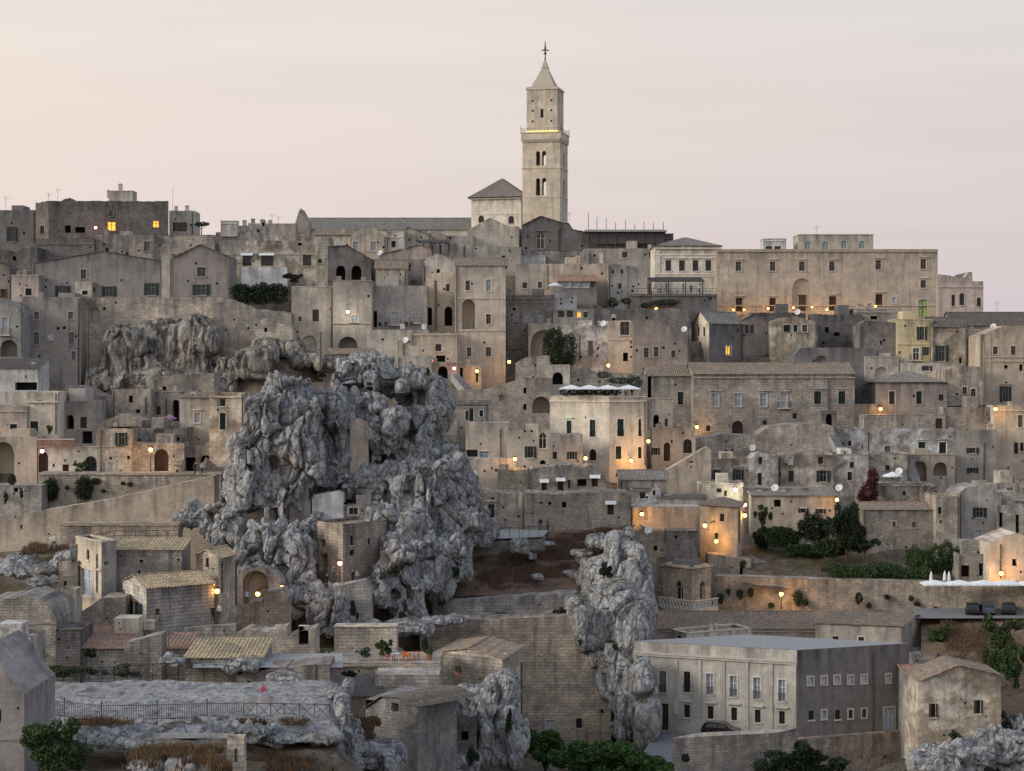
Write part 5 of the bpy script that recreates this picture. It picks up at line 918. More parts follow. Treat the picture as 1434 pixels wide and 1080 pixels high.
def terrain():
    for q in ((560, 1090, 165), (760, 1085, 190), (900, 1085, 192), (1040, 1090, 192), (1200, 1090, 198), (1434, 1090, 200), (1434, 1000, 226), (500, 790, 236), (380, 880, 215), (600, 880, 230), (450, 640, 262), (600, 640, 266), (400, 560, 285), (560, 540, 300), (800, 1060, 215), (-60, 620, 280), (1500, 640, 310), (-60, 900, 185), (1500, 860, 245), (700, 800, 240), (800, 790, 244)):
        p = P(*q); ANCH.append((p.x, p.y, p.z - 1.5))
    for q in ((740, 1085, 196), (790, 1078, 212), (850, 1066, 219), (900, 1075, 205), (720, 1090, 188), (180, 560, 330), (240, 562, 328), (300, 560, 322), (120, 565, 325), (380, 545, 318), (1400, 480, 372), (1400, 520, 400), (1460, 520, 420), (660, 1095, 178), (600, 1095, 172)):
        p = P(*q)
        for _ in range(3): ANCH.append((p.x, p.y + _ * .6, p.z - 1.5))
    for q in ((430, 1130, 124), (480, 1140, 124), (560, 1140, 130), (620, 1140, 140), (680, 1130, 150), (520, 1110, 150), (440, 1100, 140), (760, 1120, 160), (860, 1120, 170), (1000, 1120, 180), (1150, 1120, 180), (1300, 1120, 185)): p = P(*q); ANCH.append((p.x, p.y, p.z - 1)); ANCH.append((p.x + 2, p.y, p.z - 1))
    for x in (-40, 60, 160, 260, 340, 440):
        for y, D in ((1018, 144), (1034, 139), (1052, 134), (1085, 122), (985, 152), (960, 166))[:6 if x < 400 else 1]: p = P(x, y, D); ANCH.append((p.x, p.y, p.z - .35))
    for x in (-150, -80, 0, 80, 150): ANCH.append((x, 425, 60 if x < 70 else 44)); ANCH.append((x, 470, 44)); ANCH.append((x, 540, 20)); ANCH.append((x, 70, 8))
    A = np.array(ANCH); xs = np.linspace(-170, 170, 150); ys = np.linspace(60, 560, 230); X, Y = np.meshgrid(xs, ys); X = X.ravel(); Y = Y.ravel(); Z = np.empty_like(X)
    for k in range(0, len(X), 4000):
        d2 = (X[k:k + 4000, None] - A[None, :, 0]) ** 2 + ((Y[k:k + 4000, None] - A[None, :, 1]) * 1.3) ** 2 + .5; w = d2 ** -2.2; Z[k:k + 4000] = (w * A[None, :, 2]).sum(1) / w.sum(1)
    p = np.stack([X, Y, Z - .8], 1); q = p.copy(); q[:, 2] = 0; p[:, 2] += (fbm(q * .25, 4, 2) - .6) * 1.2
    f = [(j * 150 + i, j * 150 + i + 1, (j + 1) * 150 + i + 1, (j + 1) * 150 + i) for j in range(229) for i in range(149)]
    struct(mesh_obj('hillside', p, f, 'earth', smooth=False))
    mb = MB(); mb.poly([(-6000, -6000, -8), (6000, -6000, -8), (6000, 9000, -8), (-6000, 9000, -8)]); struct(mb.build('ground', 'earth'))
terrain()
# ------------------------------------------------------------------ plants
def leaves(cl, n, size, seed, flat_=False):
    r = np.random.RandomState(seed); V = []; T = []
    wts = np.array([q[3] * q[4] for q in cl], float); wts /= wts.sum()
    for q, k in zip(cl, (wts * n).astype(int) + 6):
        px, py, D, rx, rz, ry = q; s = D / F; c = np.array(P(px, py, D)); d = r.normal(size=(k, 3)); d /= np.linalg.norm(d, axis=1)[:, None]
        rad = r.uniform(.35, 1.0, k) ** .55; lump = .72 + .5 * vnoise(d * 2.3 + seed, seed); pos = c + d * (rad * lump)[:, None] * np.array([rx * s, ry, rz * s])
        a = r.normal(size=(k, 3)); a /= np.linalg.norm(a, axis=1)[:, None]; t = r.normal(size=(k, 3)); bq = np.cross(a, t); bq /= np.linalg.norm(bq, axis=1)[:, None]
        sz = size * r.uniform(.5, 1.3, k)[:, None]; a = a * sz; bq = bq * sz * .55
        V.append(np.stack([pos - a, pos + bq, pos + a, pos - bq], 1).reshape(-1, 3)); T.append(np.repeat(r.uniform(0, 1, k), 4))
    return np.concatenate(V), np.concatenate(T)
def leaf_mesh(name, V, T, mat, parent=None, b0=None):
    b0 = np.array(b0 if b0 is not None else (0, 0, 0)); n = len(V) // 4
    o = mesh_obj(name, V - b0, [(4 * i, 4 * i + 1, 4 * i + 2, 4 * i + 3) for i in range(n)], mat, parent)
    at = o.data.attributes.new('tone', 'FLOAT', 'POINT'); at.data.foreach_set('value', T); return o
SEED = [100]
def plant(name, label, cl, n, size, mat, trunk=None, group=None, cat=None):
    SEED[0] += 1; V, T = leaves(cl, n, size, SEED[0]); px, py, D = trunk[:3] if trunk else (cl[0][0], max(q[1] + q[4] for q in cl), cl[0][2]); foot = P(px, py, D)
    root = empty(name, foot, label, cat or name.split('_')[-1], group); leaf_mesh('crown' if trunk else 'foliage', V, T, mat, root, foot)
    mb = MB(); top = P(cl[0][0], cl[0][1], cl[0][2])
    if trunk:
        r = trunk[3]; mb.tube(foot - Vector((0, 0, .5)), foot.lerp(top, .6), r, r * .7, n=8); mb.tube(foot.lerp(top, .58), top, r * .7, r * .3, n=7)
        for q in cl[1:8]: mb.tube(foot.lerp(top, .5), P(q[0], q[1], q[2]), r * .45, r * .12, n=5)
        mb.build('trunk', 'bark', root, foot)
    else:
        for q in cl[:6]: mb.tube(foot, P(q[0], q[1], q[2]), .05, .02, n=4)
        mb.build('stem', 'bark', root, foot)
    return root
def clumps(px, py, D, rx, rz, ry, n, seed):
    r = random.Random(seed); out = [(px, py, D, rx * .5, rz * .5, ry * .5)]
    for k in range(n):
        a = r.uniform(0, 6.28); q = r.uniform(.4, .95); out.append((px + math.cos(a) * rx * q, py + math.sin(a) * rz * q, D + r.uniform(-ry, ry) * .5, rx * r.uniform(.16, .36), rz * r.uniform(.2, .42), ry * r.uniform(.3, .5)))
    return out
plant('evergreen_tree', 'dense round dark evergreen tree in the terraced garden', [(1186, 740, 266, 20, 27, 2)] + clumps(1186, 738, 266, 27, 34, 2.6, 26, 1), 15000, .16, 'leaf_dark', (1186, 782, 266, .22), cat='tree')
plant('olive_tree', 'low spreading dark tree right of the round evergreen', clumps(1214, 763, 265, 18, 10, 1.8, 8, 2), 2600, .15, 'leaf_dark', (1208, 784, 265, .12), cat='tree')
plant('fig_tree', 'bushy green tree beside the alley lamps', clumps(1068, 722, 277, 13, 13, 1.6, 7, 3), 2200, .17, 'leaf_mid', (1066, 742, 277, .12), cat='tree')
for k, (x, y, rx, rz, D, lab) in enumerate(((1095, 752, 32, 18, 272, 'wide leafy shrub under the fig tree in the garden'), (1140, 738, 24, 26, 271, 'tall leafy shrub left of the round evergreen'), (1124, 770, 30, 12, 270, 'low dark shrub above the pale garden wall'), (1065, 752, 14, 14, 273, 'shrub at the foot of the bushy alley tree'), (1160, 768, 26, 14, 267, 'shrub under the round evergreen'))):
    plant('garden_shrub', lab, [(x, y, D, rx * .85, rz * .8, 1.6)] + clumps(x, y, D, rx, rz, 2, 14, 10 + k), 5200, .17, ('leaf_mid', 'leaf_dark')[k % 2], cat='shrub', group='garden shrubs')
plant('hedge', 'long dark hedge on the garden terrace below the stone house', [(1170 + 14 * k, 800 + 4 * math.sin(k) + k * .6, 260, 13, 15, 1.8) for k in range(10)], 9000, .16, 'leaf_mid', cat='hedge')
plant('ivy_bank', 'thick ivy bank hanging below the tan tower house', [(1280 + 15 * k, 782 + 7 * math.sin(k * 1.7), 264, 14, 20, 1.6) for k in range(6)], 8000, .15, 'leaf_mid', cat='ivy')
plant('red_creeper', 'dark red creeper climbing beside the white terrace', [(1216, 690, 283, 13, 16, 1.2), (1222, 670, 284, 8, 16, 1.0), (1208, 697, 283, 8, 8, 1)], 4200, .13, 'leaf_red', cat='creeper')
plant('wall_ivy', 'big dark ivy curtain beside the stucco arch', [(776, 478, 338, 14, 22, .9), (792, 490, 337.5, 17, 24, .9), (786, 505, 337, 20, 12, .9), (765, 488, 338.5, 6, 22, .7)], 7500, .15, 'leaf_dark', cat='ivy')
plant('terrace_tree', 'dark green trees on the ledge beside the high rubble wall', [(340, 411, 342, 19, 14, 1.6), (364, 413, 342, 20, 15, 1.8), (390, 411, 342, 17, 15, 1.6)] + clumps(365, 408, 342, 42, 17, 2.0, 12, 33), 8000, .2, 'leaf_dark', cat='tree')
plant('terrace_shrub', 'dark shrub over the arched shed beside the loggia house', clumps(412, 388, 352, 16, 8, 1.2, 6, 34), 1300, .16, 'leaf_dark', cat='shrub')
plant('roof_tree', 'small umbrella-shaped dark tree on the skyline terrace', [(282, 314, 366, 10, 3.5, 1.3), (278, 315, 366, 6, 3, 1), (288, 314, 366, 6, 2.5, 1)], 700, .14, 'leaf_dark', (282, 330, 366, .12), cat='tree')
plant('terrace_hedge', 'dark green hedge behind the hotel parasols', [(790 + 12 * k, 549, 305.5, 8, 5, .7) for k in range(7)] + [(868, 533, 320, 22, 5, 1), (888, 536, 318, 12, 12, 1), (845, 525, 322, 12, 5, 1)], 4200, .13, 'leaf_dark', cat='hedge')
plant('bar_greenery', 'dark creeper roof over the lantern-lit terrace bar', [(930, 424, 352, 22, 5, 1.2), (905, 428, 352, 10, 5, 1), (858, 424, 351, 8, 8, 1), (876, 422, 351, 8, 5, .8), (942, 440, 351, 5, 8, .8)], 2600, .15, 'leaf_dark', cat='creeper')
plant('lane_bush', 'green bush beside the dark arched window in the lane', clumps(113, 652, 260, 11, 8, .8, 5, 36), 1100, .11, 'leaf_mid', cat='bush')
plant('balcony_plant', 'leafy potted shrub on the terracotta balustrade', clumps(70, 601, 264, 8, 7, .7, 4, 37), 700, .1, 'leaf_mid', cat='plant')
plant('roadside_tree', 'wide bright green tree crown at the foot of the bastion', clumps(845, 1062, 203, 66, 25, 4, 40, 38), 14000, .19, 'leaf_bright', (842, 1110, 203, .3), cat='tree')
plant('roadside_tree', 'small bright tree against the bastion blue window', clumps(762, 1046, 208, 30, 26, 2.5, 18, 39), 5600, .18, 'leaf_bright', (765, 1100, 208, .2), cat='tree')
plant('roadside_tree', 'low bright green tree beside the yard road', clumps(905, 1074, 200, 36, 16, 3, 14, 49), 5000, .18, 'leaf_bright', (905, 1110, 200, .2), cat='tree')
plant('roadside_tree', 'dark tree clump below the monastery foundation', clumps(1120, 1068, 199, 62, 24, 3, 18, 40), 9000, .18, 'leaf_dark', (1120, 1110, 199, .25), cat='tree')
plant('fig_bush', 'large green bush beside the old dark gable', clumps(78, 1045, 131, 46, 36, 2.0, 20, 41), 9000, .11, 'leaf_mid', (80, 1085, 131, .12), cat='bush')
for k, (x, y, rx, rz, D, m, lab) in enumerate(((1402, 895, 34, 40, 232, 'leaf_mid', 'large green bush on the earth slope by the road'), (1420, 935, 22, 30, 226, 'leaf_mid', 'smaller green bush low on the earth slope'), (1313, 886, 15, 14, 242, 'leaf_mid', 'small green bush beside the rubble gable'), (1416, 1012, 16, 20, 216, 'leaf_grey', 'grey-green shrub right of the stained gabled house'), (1338, 1030, 8, 6, 209, 'leaf_dark', 'small dark shrub at the foot of the stained house'))):
    plant('slope_bush', lab, clumps(x, y, D, rx, rz, 2, 9, 60 + k), int(rx * rz * 4) + 500, .16, m, cat='bush')
for k, (x, y, rx, rz, D, m, lab) in enumerate(((608, 875, 0, 0, 0, '', ''), (452, 916, 10, 6, 192, 'leaf_bright', 'bright green bush left of the orange chairs'), (538, 905, 14, 12, 196, 'leaf_mid', 'leafy shrub beside the orange chairs'), (510, 912, 12, 7, 196, 'leaf_grey', 'grey-green agave clump left of the orange chairs'), (595, 905, 10, 10, 198, 'leaf_dark', 'dark shrub right of the orange chairs'), (566, 868, 10, 18, 218, 'leaf_dark', 'hanging dark greenery under the crag'), (495, 855, 7, 18, 220, 'leaf_dark', 'dark creeper beside the leaning buttress'), (490, 945, 14, 5, 184, 'leaf_dark', 'dark weeds on the lower terrace wall'), (450, 962, 6, 10, 180, 'leaf_mid', 'small palm-like plant by the grey post'), (105, 938, 40, 10, 172, 'leaf_mid', 'green hedge behind the fenced rock'), (170, 940, 28, 10, 172, 'leaf_grey', 'grey-green weeds behind the fenced rock'), (60, 945, 18, 12, 174, 'leaf_dark', 'dark creeper below the arched window house'), (128, 915, 12, 6, 184, 'leaf_dark', 'dark potted shrub before the enclosure wall'), (370, 1022, 14, 10, 146, 'leaf_dark', 'dark shrub below the cross-braced railing'))):
    if lab: plant('shrub', lab, clumps(x, y, D, rx, rz, 1.0, 7, 80 + k), int(rx * rz * 7) + 300, .11, m)
CREV = ('wide dark shrub in the hollow between the crag peaks', 'dark creeper on the upper face of the cliff by the dry grass', 'dark shrub where upper bastion wall meets the cliff', 'dark shrub halfway down the joint of bastion and cliff', 'low weeds along the ledge of the bastion wall', 'weeds where the upper bastion wall meets the crag', 'dark shrub between the crag boulders and dry grass', 'dark shrub in the cleft right of the tan rock face', 'dark trailing plant above the pale masonry wall', 'round dark shrub on the tall crag pillar', 'small dark shrub low on the crag above the ruined wall', 'dark shrub left of the tan rock face', 'dark shrub on the crag above the leaning buttress', 'long dark creeper behind the leaning buttress', 'small shrub beside the utility post on the crag', 'tuft beside the wedge-shaped boulder on the crag', 'dark shrub in the cliff cave mouth', 'long creeper down the rocks below the stepped house', 'small shrub on the block wall by the porch', 'dark shrub at the foot of the sooty cave front', 'small shrub beside the cliff hollow')
for k, (x, y, rx, rz, D) in enumerate(((500, 540, 24, 8, 250), (845, 800, 14, 14, 231), (785, 856, 10, 6, 232), (813, 898, 7, 8, 228), (700, 860, 16, 3, 235), (620, 845, 6, 5, 233), (640, 800, 8, 10, 234), (578, 600, 8, 16, 246), (435, 690, 5, 10, 238), (350, 655, 5, 7, 238), (434, 835, 4, 7, 222), (470, 600, 6, 10, 244), (550, 800, 10, 8, 228), (520, 840, 8, 20, 226), (450, 525, 6, 8, 248), (600, 520, 5, 5, 253), (880, 980, 8, 16, 224), (712, 1010, 5, 24, 182), (30, 690, 4, 8, 252), (660, 1060, 10, 14, 178), (860, 905, 5, 5, 226))):
    plant('crevice_shrub', CREV[k], clumps(x, y, D, rx, rz, .9, 5, 120 + k), int(rx * rz * 6) + 150, .12, 'leaf_dark', group='shrubs in the rock crevices', cat='shrub')
for k, (x, y, rx, rz, D) in enumerate(((70, 686, 13, 18, 257.6), (118, 684, 14, 18, 257.6), (134, 674, 7, 5, 257.6), (94, 683, 3, 3, 257.6), (145, 688, 4, 3, 257.6), (172, 677, 3, 3, 257.6), (182, 678, 4, 3, 257.6), (17, 672, 6, 8, 253.6), (8, 696, 3, 8, 253.6), (1036, 832, 5, 8, 259.8), (1051, 830, 5, 7, 259.6), (1117, 837, 7, 12, 257.8), (1020, 829, 3, 5, 260), (1203, 838, 6, 9, 256.2), (1217, 848, 4, 4, 256.2), (1242, 836, 4, 4, 256), (1008, 838, 6, 8, 260.5), (1276, 838, 4, 4, 255), (1284, 846, 5, 3, 255), (1310, 852, 3, 3, 254.5), (1080, 848, 5, 4, 258.6), (1128, 844, 5, 5, 257.6), (1040, 790, 5, 6, 261), (1065, 806, 3, 7, 267), (960, 1062, 6, 6, 199.4), (1000, 1045, 5, 4, 203), (1042, 1050, 4, 6, 203.6), (1338, 855, 4, 3, 253.4))):
    wl = 'bank wall under the arcaded lane' if D > 257.59 and x < 300 else 'grey block wall below the big porch' if x < 300 else 'pale wall before the parked car' if y > 1000 else 'earth-coloured wall by the lantern' if y < 812 else 'long road wall'
    plant('caper_bush', ('large' if rx * rz > 90 else 'medium' if rx * rz > 22 else 'small') + ' dark caper bush on the ' + wl, [(x, y, D, rx, rz, .45)], int(rx * rz * 9) + 60, .11, 'leaf_dark', group='caper bushes on the walls', cat='bush')
def grass(name, pts, h, mat, seed):
    r = np.random.RandomState(seed); k = len(pts); a = r.uniform(0, 6.28, k); d = np.stack([np.cos(a), np.sin(a), np.zeros(k)], 1) * .035; up = np.stack([r.normal(0, .12, k), r.normal(0, .12, k), r.uniform(.5, 1.2, k) * h], 1)
    V = np.stack([pts - d, pts + d, pts + up + d * .2, pts + up - d * .2], 1).reshape(-1, 3); o = leaf_mesh(name, V, np.repeat(r.uniform(0, 1, k), 4), mat); return struct(o, 'stuff')
def scatter(corners, n, seed, th):
    r = np.random.RandomState(seed); c = [np.array(P(*q)) for q in corners]; u = r.uniform(0, 1, (n, 1)); v = r.uniform(0, 1, (n, 1)); p = (c[0] * (1 - u) + c[1] * u) * (1 - v) + (c[3] * (1 - u) + c[2] * u) * v
    ed = np.minimum(np.minimum(u, 1 - u), np.minimum(v, 1 - v))[:, 0]; m = fbm(p * .45, 4, seed) > th + np.clip(.22 - ed, 0, 1) * 1.1 + r.uniform(-.06, .06, n); return p[m]
grass('dry_grass', scatter([(615, 834, 239.2), (812, 828, 239.2), (888, 738, 261.5), (745, 748, 258)], 60000, 1, .42), .42, 'leaf_brown', 1)
grass('dry_grass', scatter([(1292, 1000, 222), (1440, 1000, 222), (1440, 864, 246), (1300, 864, 248)], 26000, 2, .46), .35, 'leaf_dry', 2)
grass('dry_grass', scatter([(36, 1018, 145.5), (470, 1018, 146), (470, 1008, 148), (36, 1008, 148)], 9000, 3, .5), .35, 'leaf_dry', 3)
grass('dry_grass', scatter([(462, 1042, 158), (540, 1042, 160), (530, 1005, 172), (470, 1010, 170)], 9000, 4, .35), .5, 'leaf_dry', 4)
grass('dry_grass', scatter([(170, 1082, 124), (325, 1082, 124), (320, 1050, 130), (180, 1050, 130)], 9000, 5, .42), .5, 'leaf_dry', 5)
grass('dry_grass', scatter([(340, 1084, 136), (480, 1084, 140), (480, 1036, 150), (345, 1040, 147)], 9000, 7, .45), .4, 'leaf_dry', 7)
grass('dry_grass', scatter([(25, 778, 215), (100, 775, 217), (98, 762, 224), (40, 764, 224)], 4000, 6, .35), .5, 'leaf_dry', 6)
# ------------------------------------------------------------------ lamps
def lamp(px, py, D, label, mat='lamp_orange', watt=90, post=None, r=.26, out=.0):
    p = P(px, py, D); z0 = P(px, post, D).z if post else p.z - .35; root = empty('street_lamp', (p.x, p.y, z0), label, 'lamp'); base = root.location; mb = MB()
    mb.lathe((p.x, p.y, p.z), [(.02, -r), (r * .75, -r * .7), (r, 0), (r * .75, r * .7), (.02, r)], n=10); mb.build('globe', mat, root, base)
    mb = MB(); mb.lathe((p.x, p.y, p.z + r), [(r * 1.15, -.02), (r * .9, .1), (.04, .22)], n=8); mb.build('cap', 'iron', root, base); mb = MB()
    if post: mb.tube((p.x, p.y, z0 - .3), (p.x, p.y, p.z - r), .07, .05, n=7); mb.build('post', 'iron', root, base)
    else: mb.tube((p.x, p.y, p.z + r), (p.x, p.y + 1.1, p.z + r + .15), .035, n=5); mb.build('bracket', 'iron', root, base)
    ld = bpy.data.lights.new('lamp_light', 'POINT'); ld.energy = watt * 1.5; ld.shadow_soft_size = r * 1.2; ld.color = {'lamp_white': (1, .9, .68), 'lamp_pink': (1, .5, .4)}.get(mat, (1, .48, .12)); lo = bpy.data.objects.new('lamp_light', ld); COL.objects.link(lo); lo.parent = root; lo.location = (0, -r * 1.4, p.z - z0 + .02); return root
for a in ((908, 618, 301, 'lit lamp on a dark post at the hotel corner', 'lamp_orange', 160, 646), (976, 598, 323.8, 'lit lamp on the wall corner left of the arched portal', 'lamp_orange', 220), (721, 643, 287.6, 'lit wall lamp above the shanty terraces', 'lamp_orange', 260), (820, 642, 292.5, 'lit lamp left of the hotel arched window', 'lamp_orange', 150), (884, 645, 301.2, 'lit lamp low on the hotel front', 'lamp_orange', 260),
    (899, 720, 272.6, 'lit lamp in the recess of the tan terrace wall', 'lamp_orange', 220), (987, 736, 269.6, 'lit lamp at the corner of the hip-roofed house', 'lamp_orange', 200), (1003, 758, 268.4, 'lit lamp above the low door of the hip-roofed house', 'lamp_orange', 110), (1043, 722, 272, 'lit lamp in the alley right of the hip-roofed house', 'lamp_orange', 120), (1043, 707, 274, 'reddish lamp high in the alley by the hip-roofed house', 'lamp_pink', 60), (1094, 832, 256.6, 'lit street lamp in front of the long road wall', 'lamp_orange', 420, 850),
    (1172, 700, 284.6, 'lit lamp at the end of the low tiled house above the garden', 'lamp_orange', 160), (1233, 573, 323.4, 'lit lamp at the corner of the brown hipped house', 'lamp_orange', 240), (1394, 573, 315.6, 'lit lamp at the top corner of the tan house with tall narrow windows', 'lamp_orange', 240), (1402, 803, 255.4, 'bright lamp on the tan gabled house above the parasols', 'lamp_orange', 460), (211, 630, 259.4, 'lit lamp on a pale post beside the arched lane doorway', 'lamp_orange', 380, 664),
    (59, 632, 260.6, 'small red lamp over the dark red arched door', 'lamp_pink', 30), (487, 437, 340.4, 'bright white lamp on the grey-beige house', 'lamp_white', 260), (668, 520, 332.4, 'lit lamp on the low tan house doorway', 'lamp_orange', 160), (713, 507, 337.4, 'lit lamp at the lower corner of the tall tan house', 'lamp_orange', 160), (636, 516, 331, 'small reddish lamp above the tan vaulted arch', 'lamp_pink', 40), (852, 512, 336, 'lit lamp in the greenery below the white double window', 'lamp_orange', 260),
    (1030, 686, 289.6, 'bright yellow-white lamp on the low cream house', 'lamp_white', 300), (297, 819, 204.4, 'lit lamp on the narrow house beside the lane steps', 'lamp_orange', 120), (304, 828, 203, 'smaller red-orange lamp below the lane lamp', 'lamp_orange', 40), (395, 823, 218, 'small lit lamp right of the lit cave', 'lamp_orange', 60), (476, 789, 227, 'pinkish lamp on a post by the rock church door', 'lamp_pink', 60, 812), (134, 319, 364.6, 'pink-white lamp on the dark skyline block', 'lamp_pink', 60), (893, 859, 250, 'lit lamp on the house corner below the ruined cave house', 'lamp_orange', 160), (361, 832, 221, 'warm lamp inside the lit cave', 'lamp_orange', 60), (919, 433, 351, 'lantern of the small terrace bar', 'lamp_orange', 60)):
    lamp(*a)
for k, (x, y) in enumerate(((1027, 434), (1042, 434), (1076, 432), (1090, 432), (1111, 431), (1137, 430), (1158, 434), (1174, 431), (1226, 429))):
    o = lamp(x, y, 367.8, 'small glowing lamp ' + ('left of the palace doorway nearest the pergola', 'right of the palace doorway nearest the pergola', 'left of the second palace doorway from the pergola', 'right of the second palace doorway from the pergola', 'left of the arched palace portal', 'right of the arched palace portal', 'left of the doorway after the arched palace portal', 'right of the doorway after the arched palace portal', 'left of the palace doorway nearest the lime door')[k], 'lamp_orange', 55, r=.17); o['group'] = 'palace doorway lamps'
for k, x in enumerate((594, 600, 606)):
    o = lamp(x, 505, 335.2, 'small red lamp in a row above the tan vaulted arch', 'lit_red', 12, r=.16); o['group'] = 'row of red lamps'; LABELS[o['label']] = [(o.name, 1)]
# ------------------------------------------------------------------ roof-top things
def dish(px, py, D, label, r=.55, az=-.5):
    p = P(px, py, D); root = empty('satellite_dish', (p.x, p.y, p.z - 1.0), label, 'dish'); base = root.location; mb = MB(); prof = [(.02, .14), (.35, .11), (.7, .05), (1, 0), (1, -.03), (.7, .02), (.02, .11)]
    d = Vector((math.sin(az), -math.cos(az), .45)).normalized(); x = d.orthogonal().normalized(); y = d.cross(x); n = 14; rings = [[p + (x * math.cos(t) + y * math.sin(t)) * r * q + d * (-h * r * 1.6) for t in [2 * math.pi * k / n for k in range(n)]] for q, h in prof]
    for A, B in zip(rings, rings[1:]):
        for k in range(n): mb.poly([A[k], A[(k + 1) % n], B[(k + 1) % n], B[k]])
    mb.build('reflector', 'white_paint', root, base); mb = MB(); mb.tube(p - Vector((0, 0, 1.6)), p - d * .25, .035, n=5); mb.build('mast', 'pipe', root, base)
    mb = MB(); q = p + d * r * .9 - Vector((0, 0, r * .3)); mb.tube(p - Vector((0, 0, r * .85)), q, .02, n=4); mb.cbox(q, .1, .14, .1); mb.build('receiver_arm', 'pipe', root, base)
for a in ((475, 342, 360, 'white dish on the house left of the nave cottages'), (532, 354, 371, 'white dish under the gabled house with pale blue windows'), (568, 476, 338.5, 'white dish on the small cream step house'), (377, 500, 328, 'white dish on the rocks right of the stained cliff'), (124, 549, 279, 'white dish on the dark rubble house below the cliff'), (1054, 627, 309, 'white dish on the long ragged terrace'), (1117, 437, 353, 'white dish in front of the palace doorway'), (1391, 457, 352, 'white dish on the dark roof below the palace wing'), (908, 742, 266, 'white dish on the ruined cave house'), (1259, 660, 282, 'white dish beside the green and white parasol'), (1175, 683, 287, 'white dish on the pier beside the red creeper'), (845, 453, 338.6, 'white dish beside the patched whitish house'), (958, 461, 340, 'white dish on the pier right of the ragged roofline'), (663, 664, 287, 'white dish on the terrace beside the crag'), (1085, 683, 287, 'white dish over the rough garden wall'), (1250, 527, 333, 'white dish on the pale arched house front')):
    dish(*a)
def antenna(px, y0, y1, D, label, bars=4):
    a = P(px, y1, D); t = P(px, y0, D); root = empty('roof_antenna', a, label, 'antenna'); mb = MB(); mb.tube(a - Vector((0, 0, .8)), t, .035, .025, n=5); mb.build('mast', 'pipe', root, a); mb = MB()
    for k in range(bars):
        z = t.z - .15 - .3 * (k % 3); x = .12 + .2 * k; mb.tube((t.x + x - .4, t.y - .5, z), (t.x + x - .4, t.y + .5, z), .015, n=4)
    if bars: mb.tube((t.x - .5, t.y, t.z - .18), (t.x + .9, t.y, t.z - .18), .02, n=4); mb.tube((t.x - .4, t.y, t.z - .5), (t.x + .5, t.y, t.z - .5), .02, n=4); mb.build('crossbars', 'pipe', root, a)
for a in ((8, 275, 296, 374, 'thin antenna on the dark house with tall green shutters'), (50, 280, 296, 374, 'plain thin mast left of the skyline block', 0), (68, 270, 290, 369, 'antenna on the left corner of the skyline block'), (81, 264, 288, 369, 'taller antenna beside the corner antenna of the skyline block'), (242, 261, 296, 368, 'tall plain mast right of the dark skyline block', 0), (381, 299, 314, 395, 'branched antenna left of the pointed gable'), (797, 297, 318, 393, 'small antenna beside the foot of the bell tower'), (1143, 316, 330, 372, 'antenna on the rooftop pavilion'), (1396, 422, 442, 358, 'antenna on the dark roof below the palace wing'), (390, 303, 316, 397, 'short antenna beside the branched antenna', 2)):
    antenna(*a)
def parasol(px, py, D, w, label, mat='canvas_white', foot=None, group=None, n=8, hgt=.55):
    p = P(px, py, D); r = w / 2 * D / F * (1.4 if n == 4 else 1); z0 = (P(px, foot, D).z if foot else p.z - 2.4); root = empty('parasol', (p.x, p.y, z0), label, 'parasol', group); base = root.location; mb = MB(); a0 = math.pi / n
    mb.lathe((p.x, p.y, p.z), [(r, -.16), (r, 0), (.05, hgt)], n=n, a0=a0); mb.build('canopy', mat, root, base); mb = MB(); mb.tube((p.x, p.y, z0 - .2), (p.x, p.y, p.z + hgt + .12), .035, n=6); mb.build('pole', 'grey_wood', root, base); mb = MB()
    for k in range(n): t = a0 + 2 * math.pi * k / n; mb.tube((p.x, p.y, p.z + hgt - .1), (p.x + r * math.cos(t) * .98, p.y + r * math.sin(t) * .98, p.z - .06), .015, n=4)
    mb.build('ribs', 'grey_wood', root, base)
for k, x in enumerate((800, 825, 851, 880)): parasol(x, 544, 303.6 + .3 * k, 33, 'white parasol in the row on the hotel roof terrace', foot=556, group='hotel roof parasols', n=4)
parasol(777, 400, 353, 21, 'single white parasol over the bright white terrace wall', foot=412)
parasol(1250, 666, 282, 28, 'green and white parasol on the whitish terrace', foot=678)
parasol(238, 586, 276, 20, 'purple parasol on the stone house terrace', 'canvas_purple', foot=602)
for k, x in enumerate((1309, 1344, 1378, 1412, 1446)): parasol(x, 817, 250.5 - .5 * k, 36, 'flat white parasol in the row above the road wall', foot=834, group='road terrace parasols', n=4, hgt=.42)
for k, (x, y) in enumerate(((1304, 800), (1323, 799), (1329, 800))):
    t = P(x, y, 254); f0 = P(x, 834, 254); root = empty('closed_parasol', f0, 'closed white parasol standing behind the open ones', 'parasol', 'closed parasols'); mb = MB(); mb.lathe((t.x, t.y, t.z), [(.1, -1.35), (.24, -1.2), (.17, -.5), (.03, 0)], n=8); mb.build('canopy', 'canvas_white', root, f0); mb = MB(); mb.tube(f0 - Vector((0, 0, .2)), t - Vector((0, 0, 1.2)), .03, n=5); mb.build('pole', 'grey_wood', root, f0)
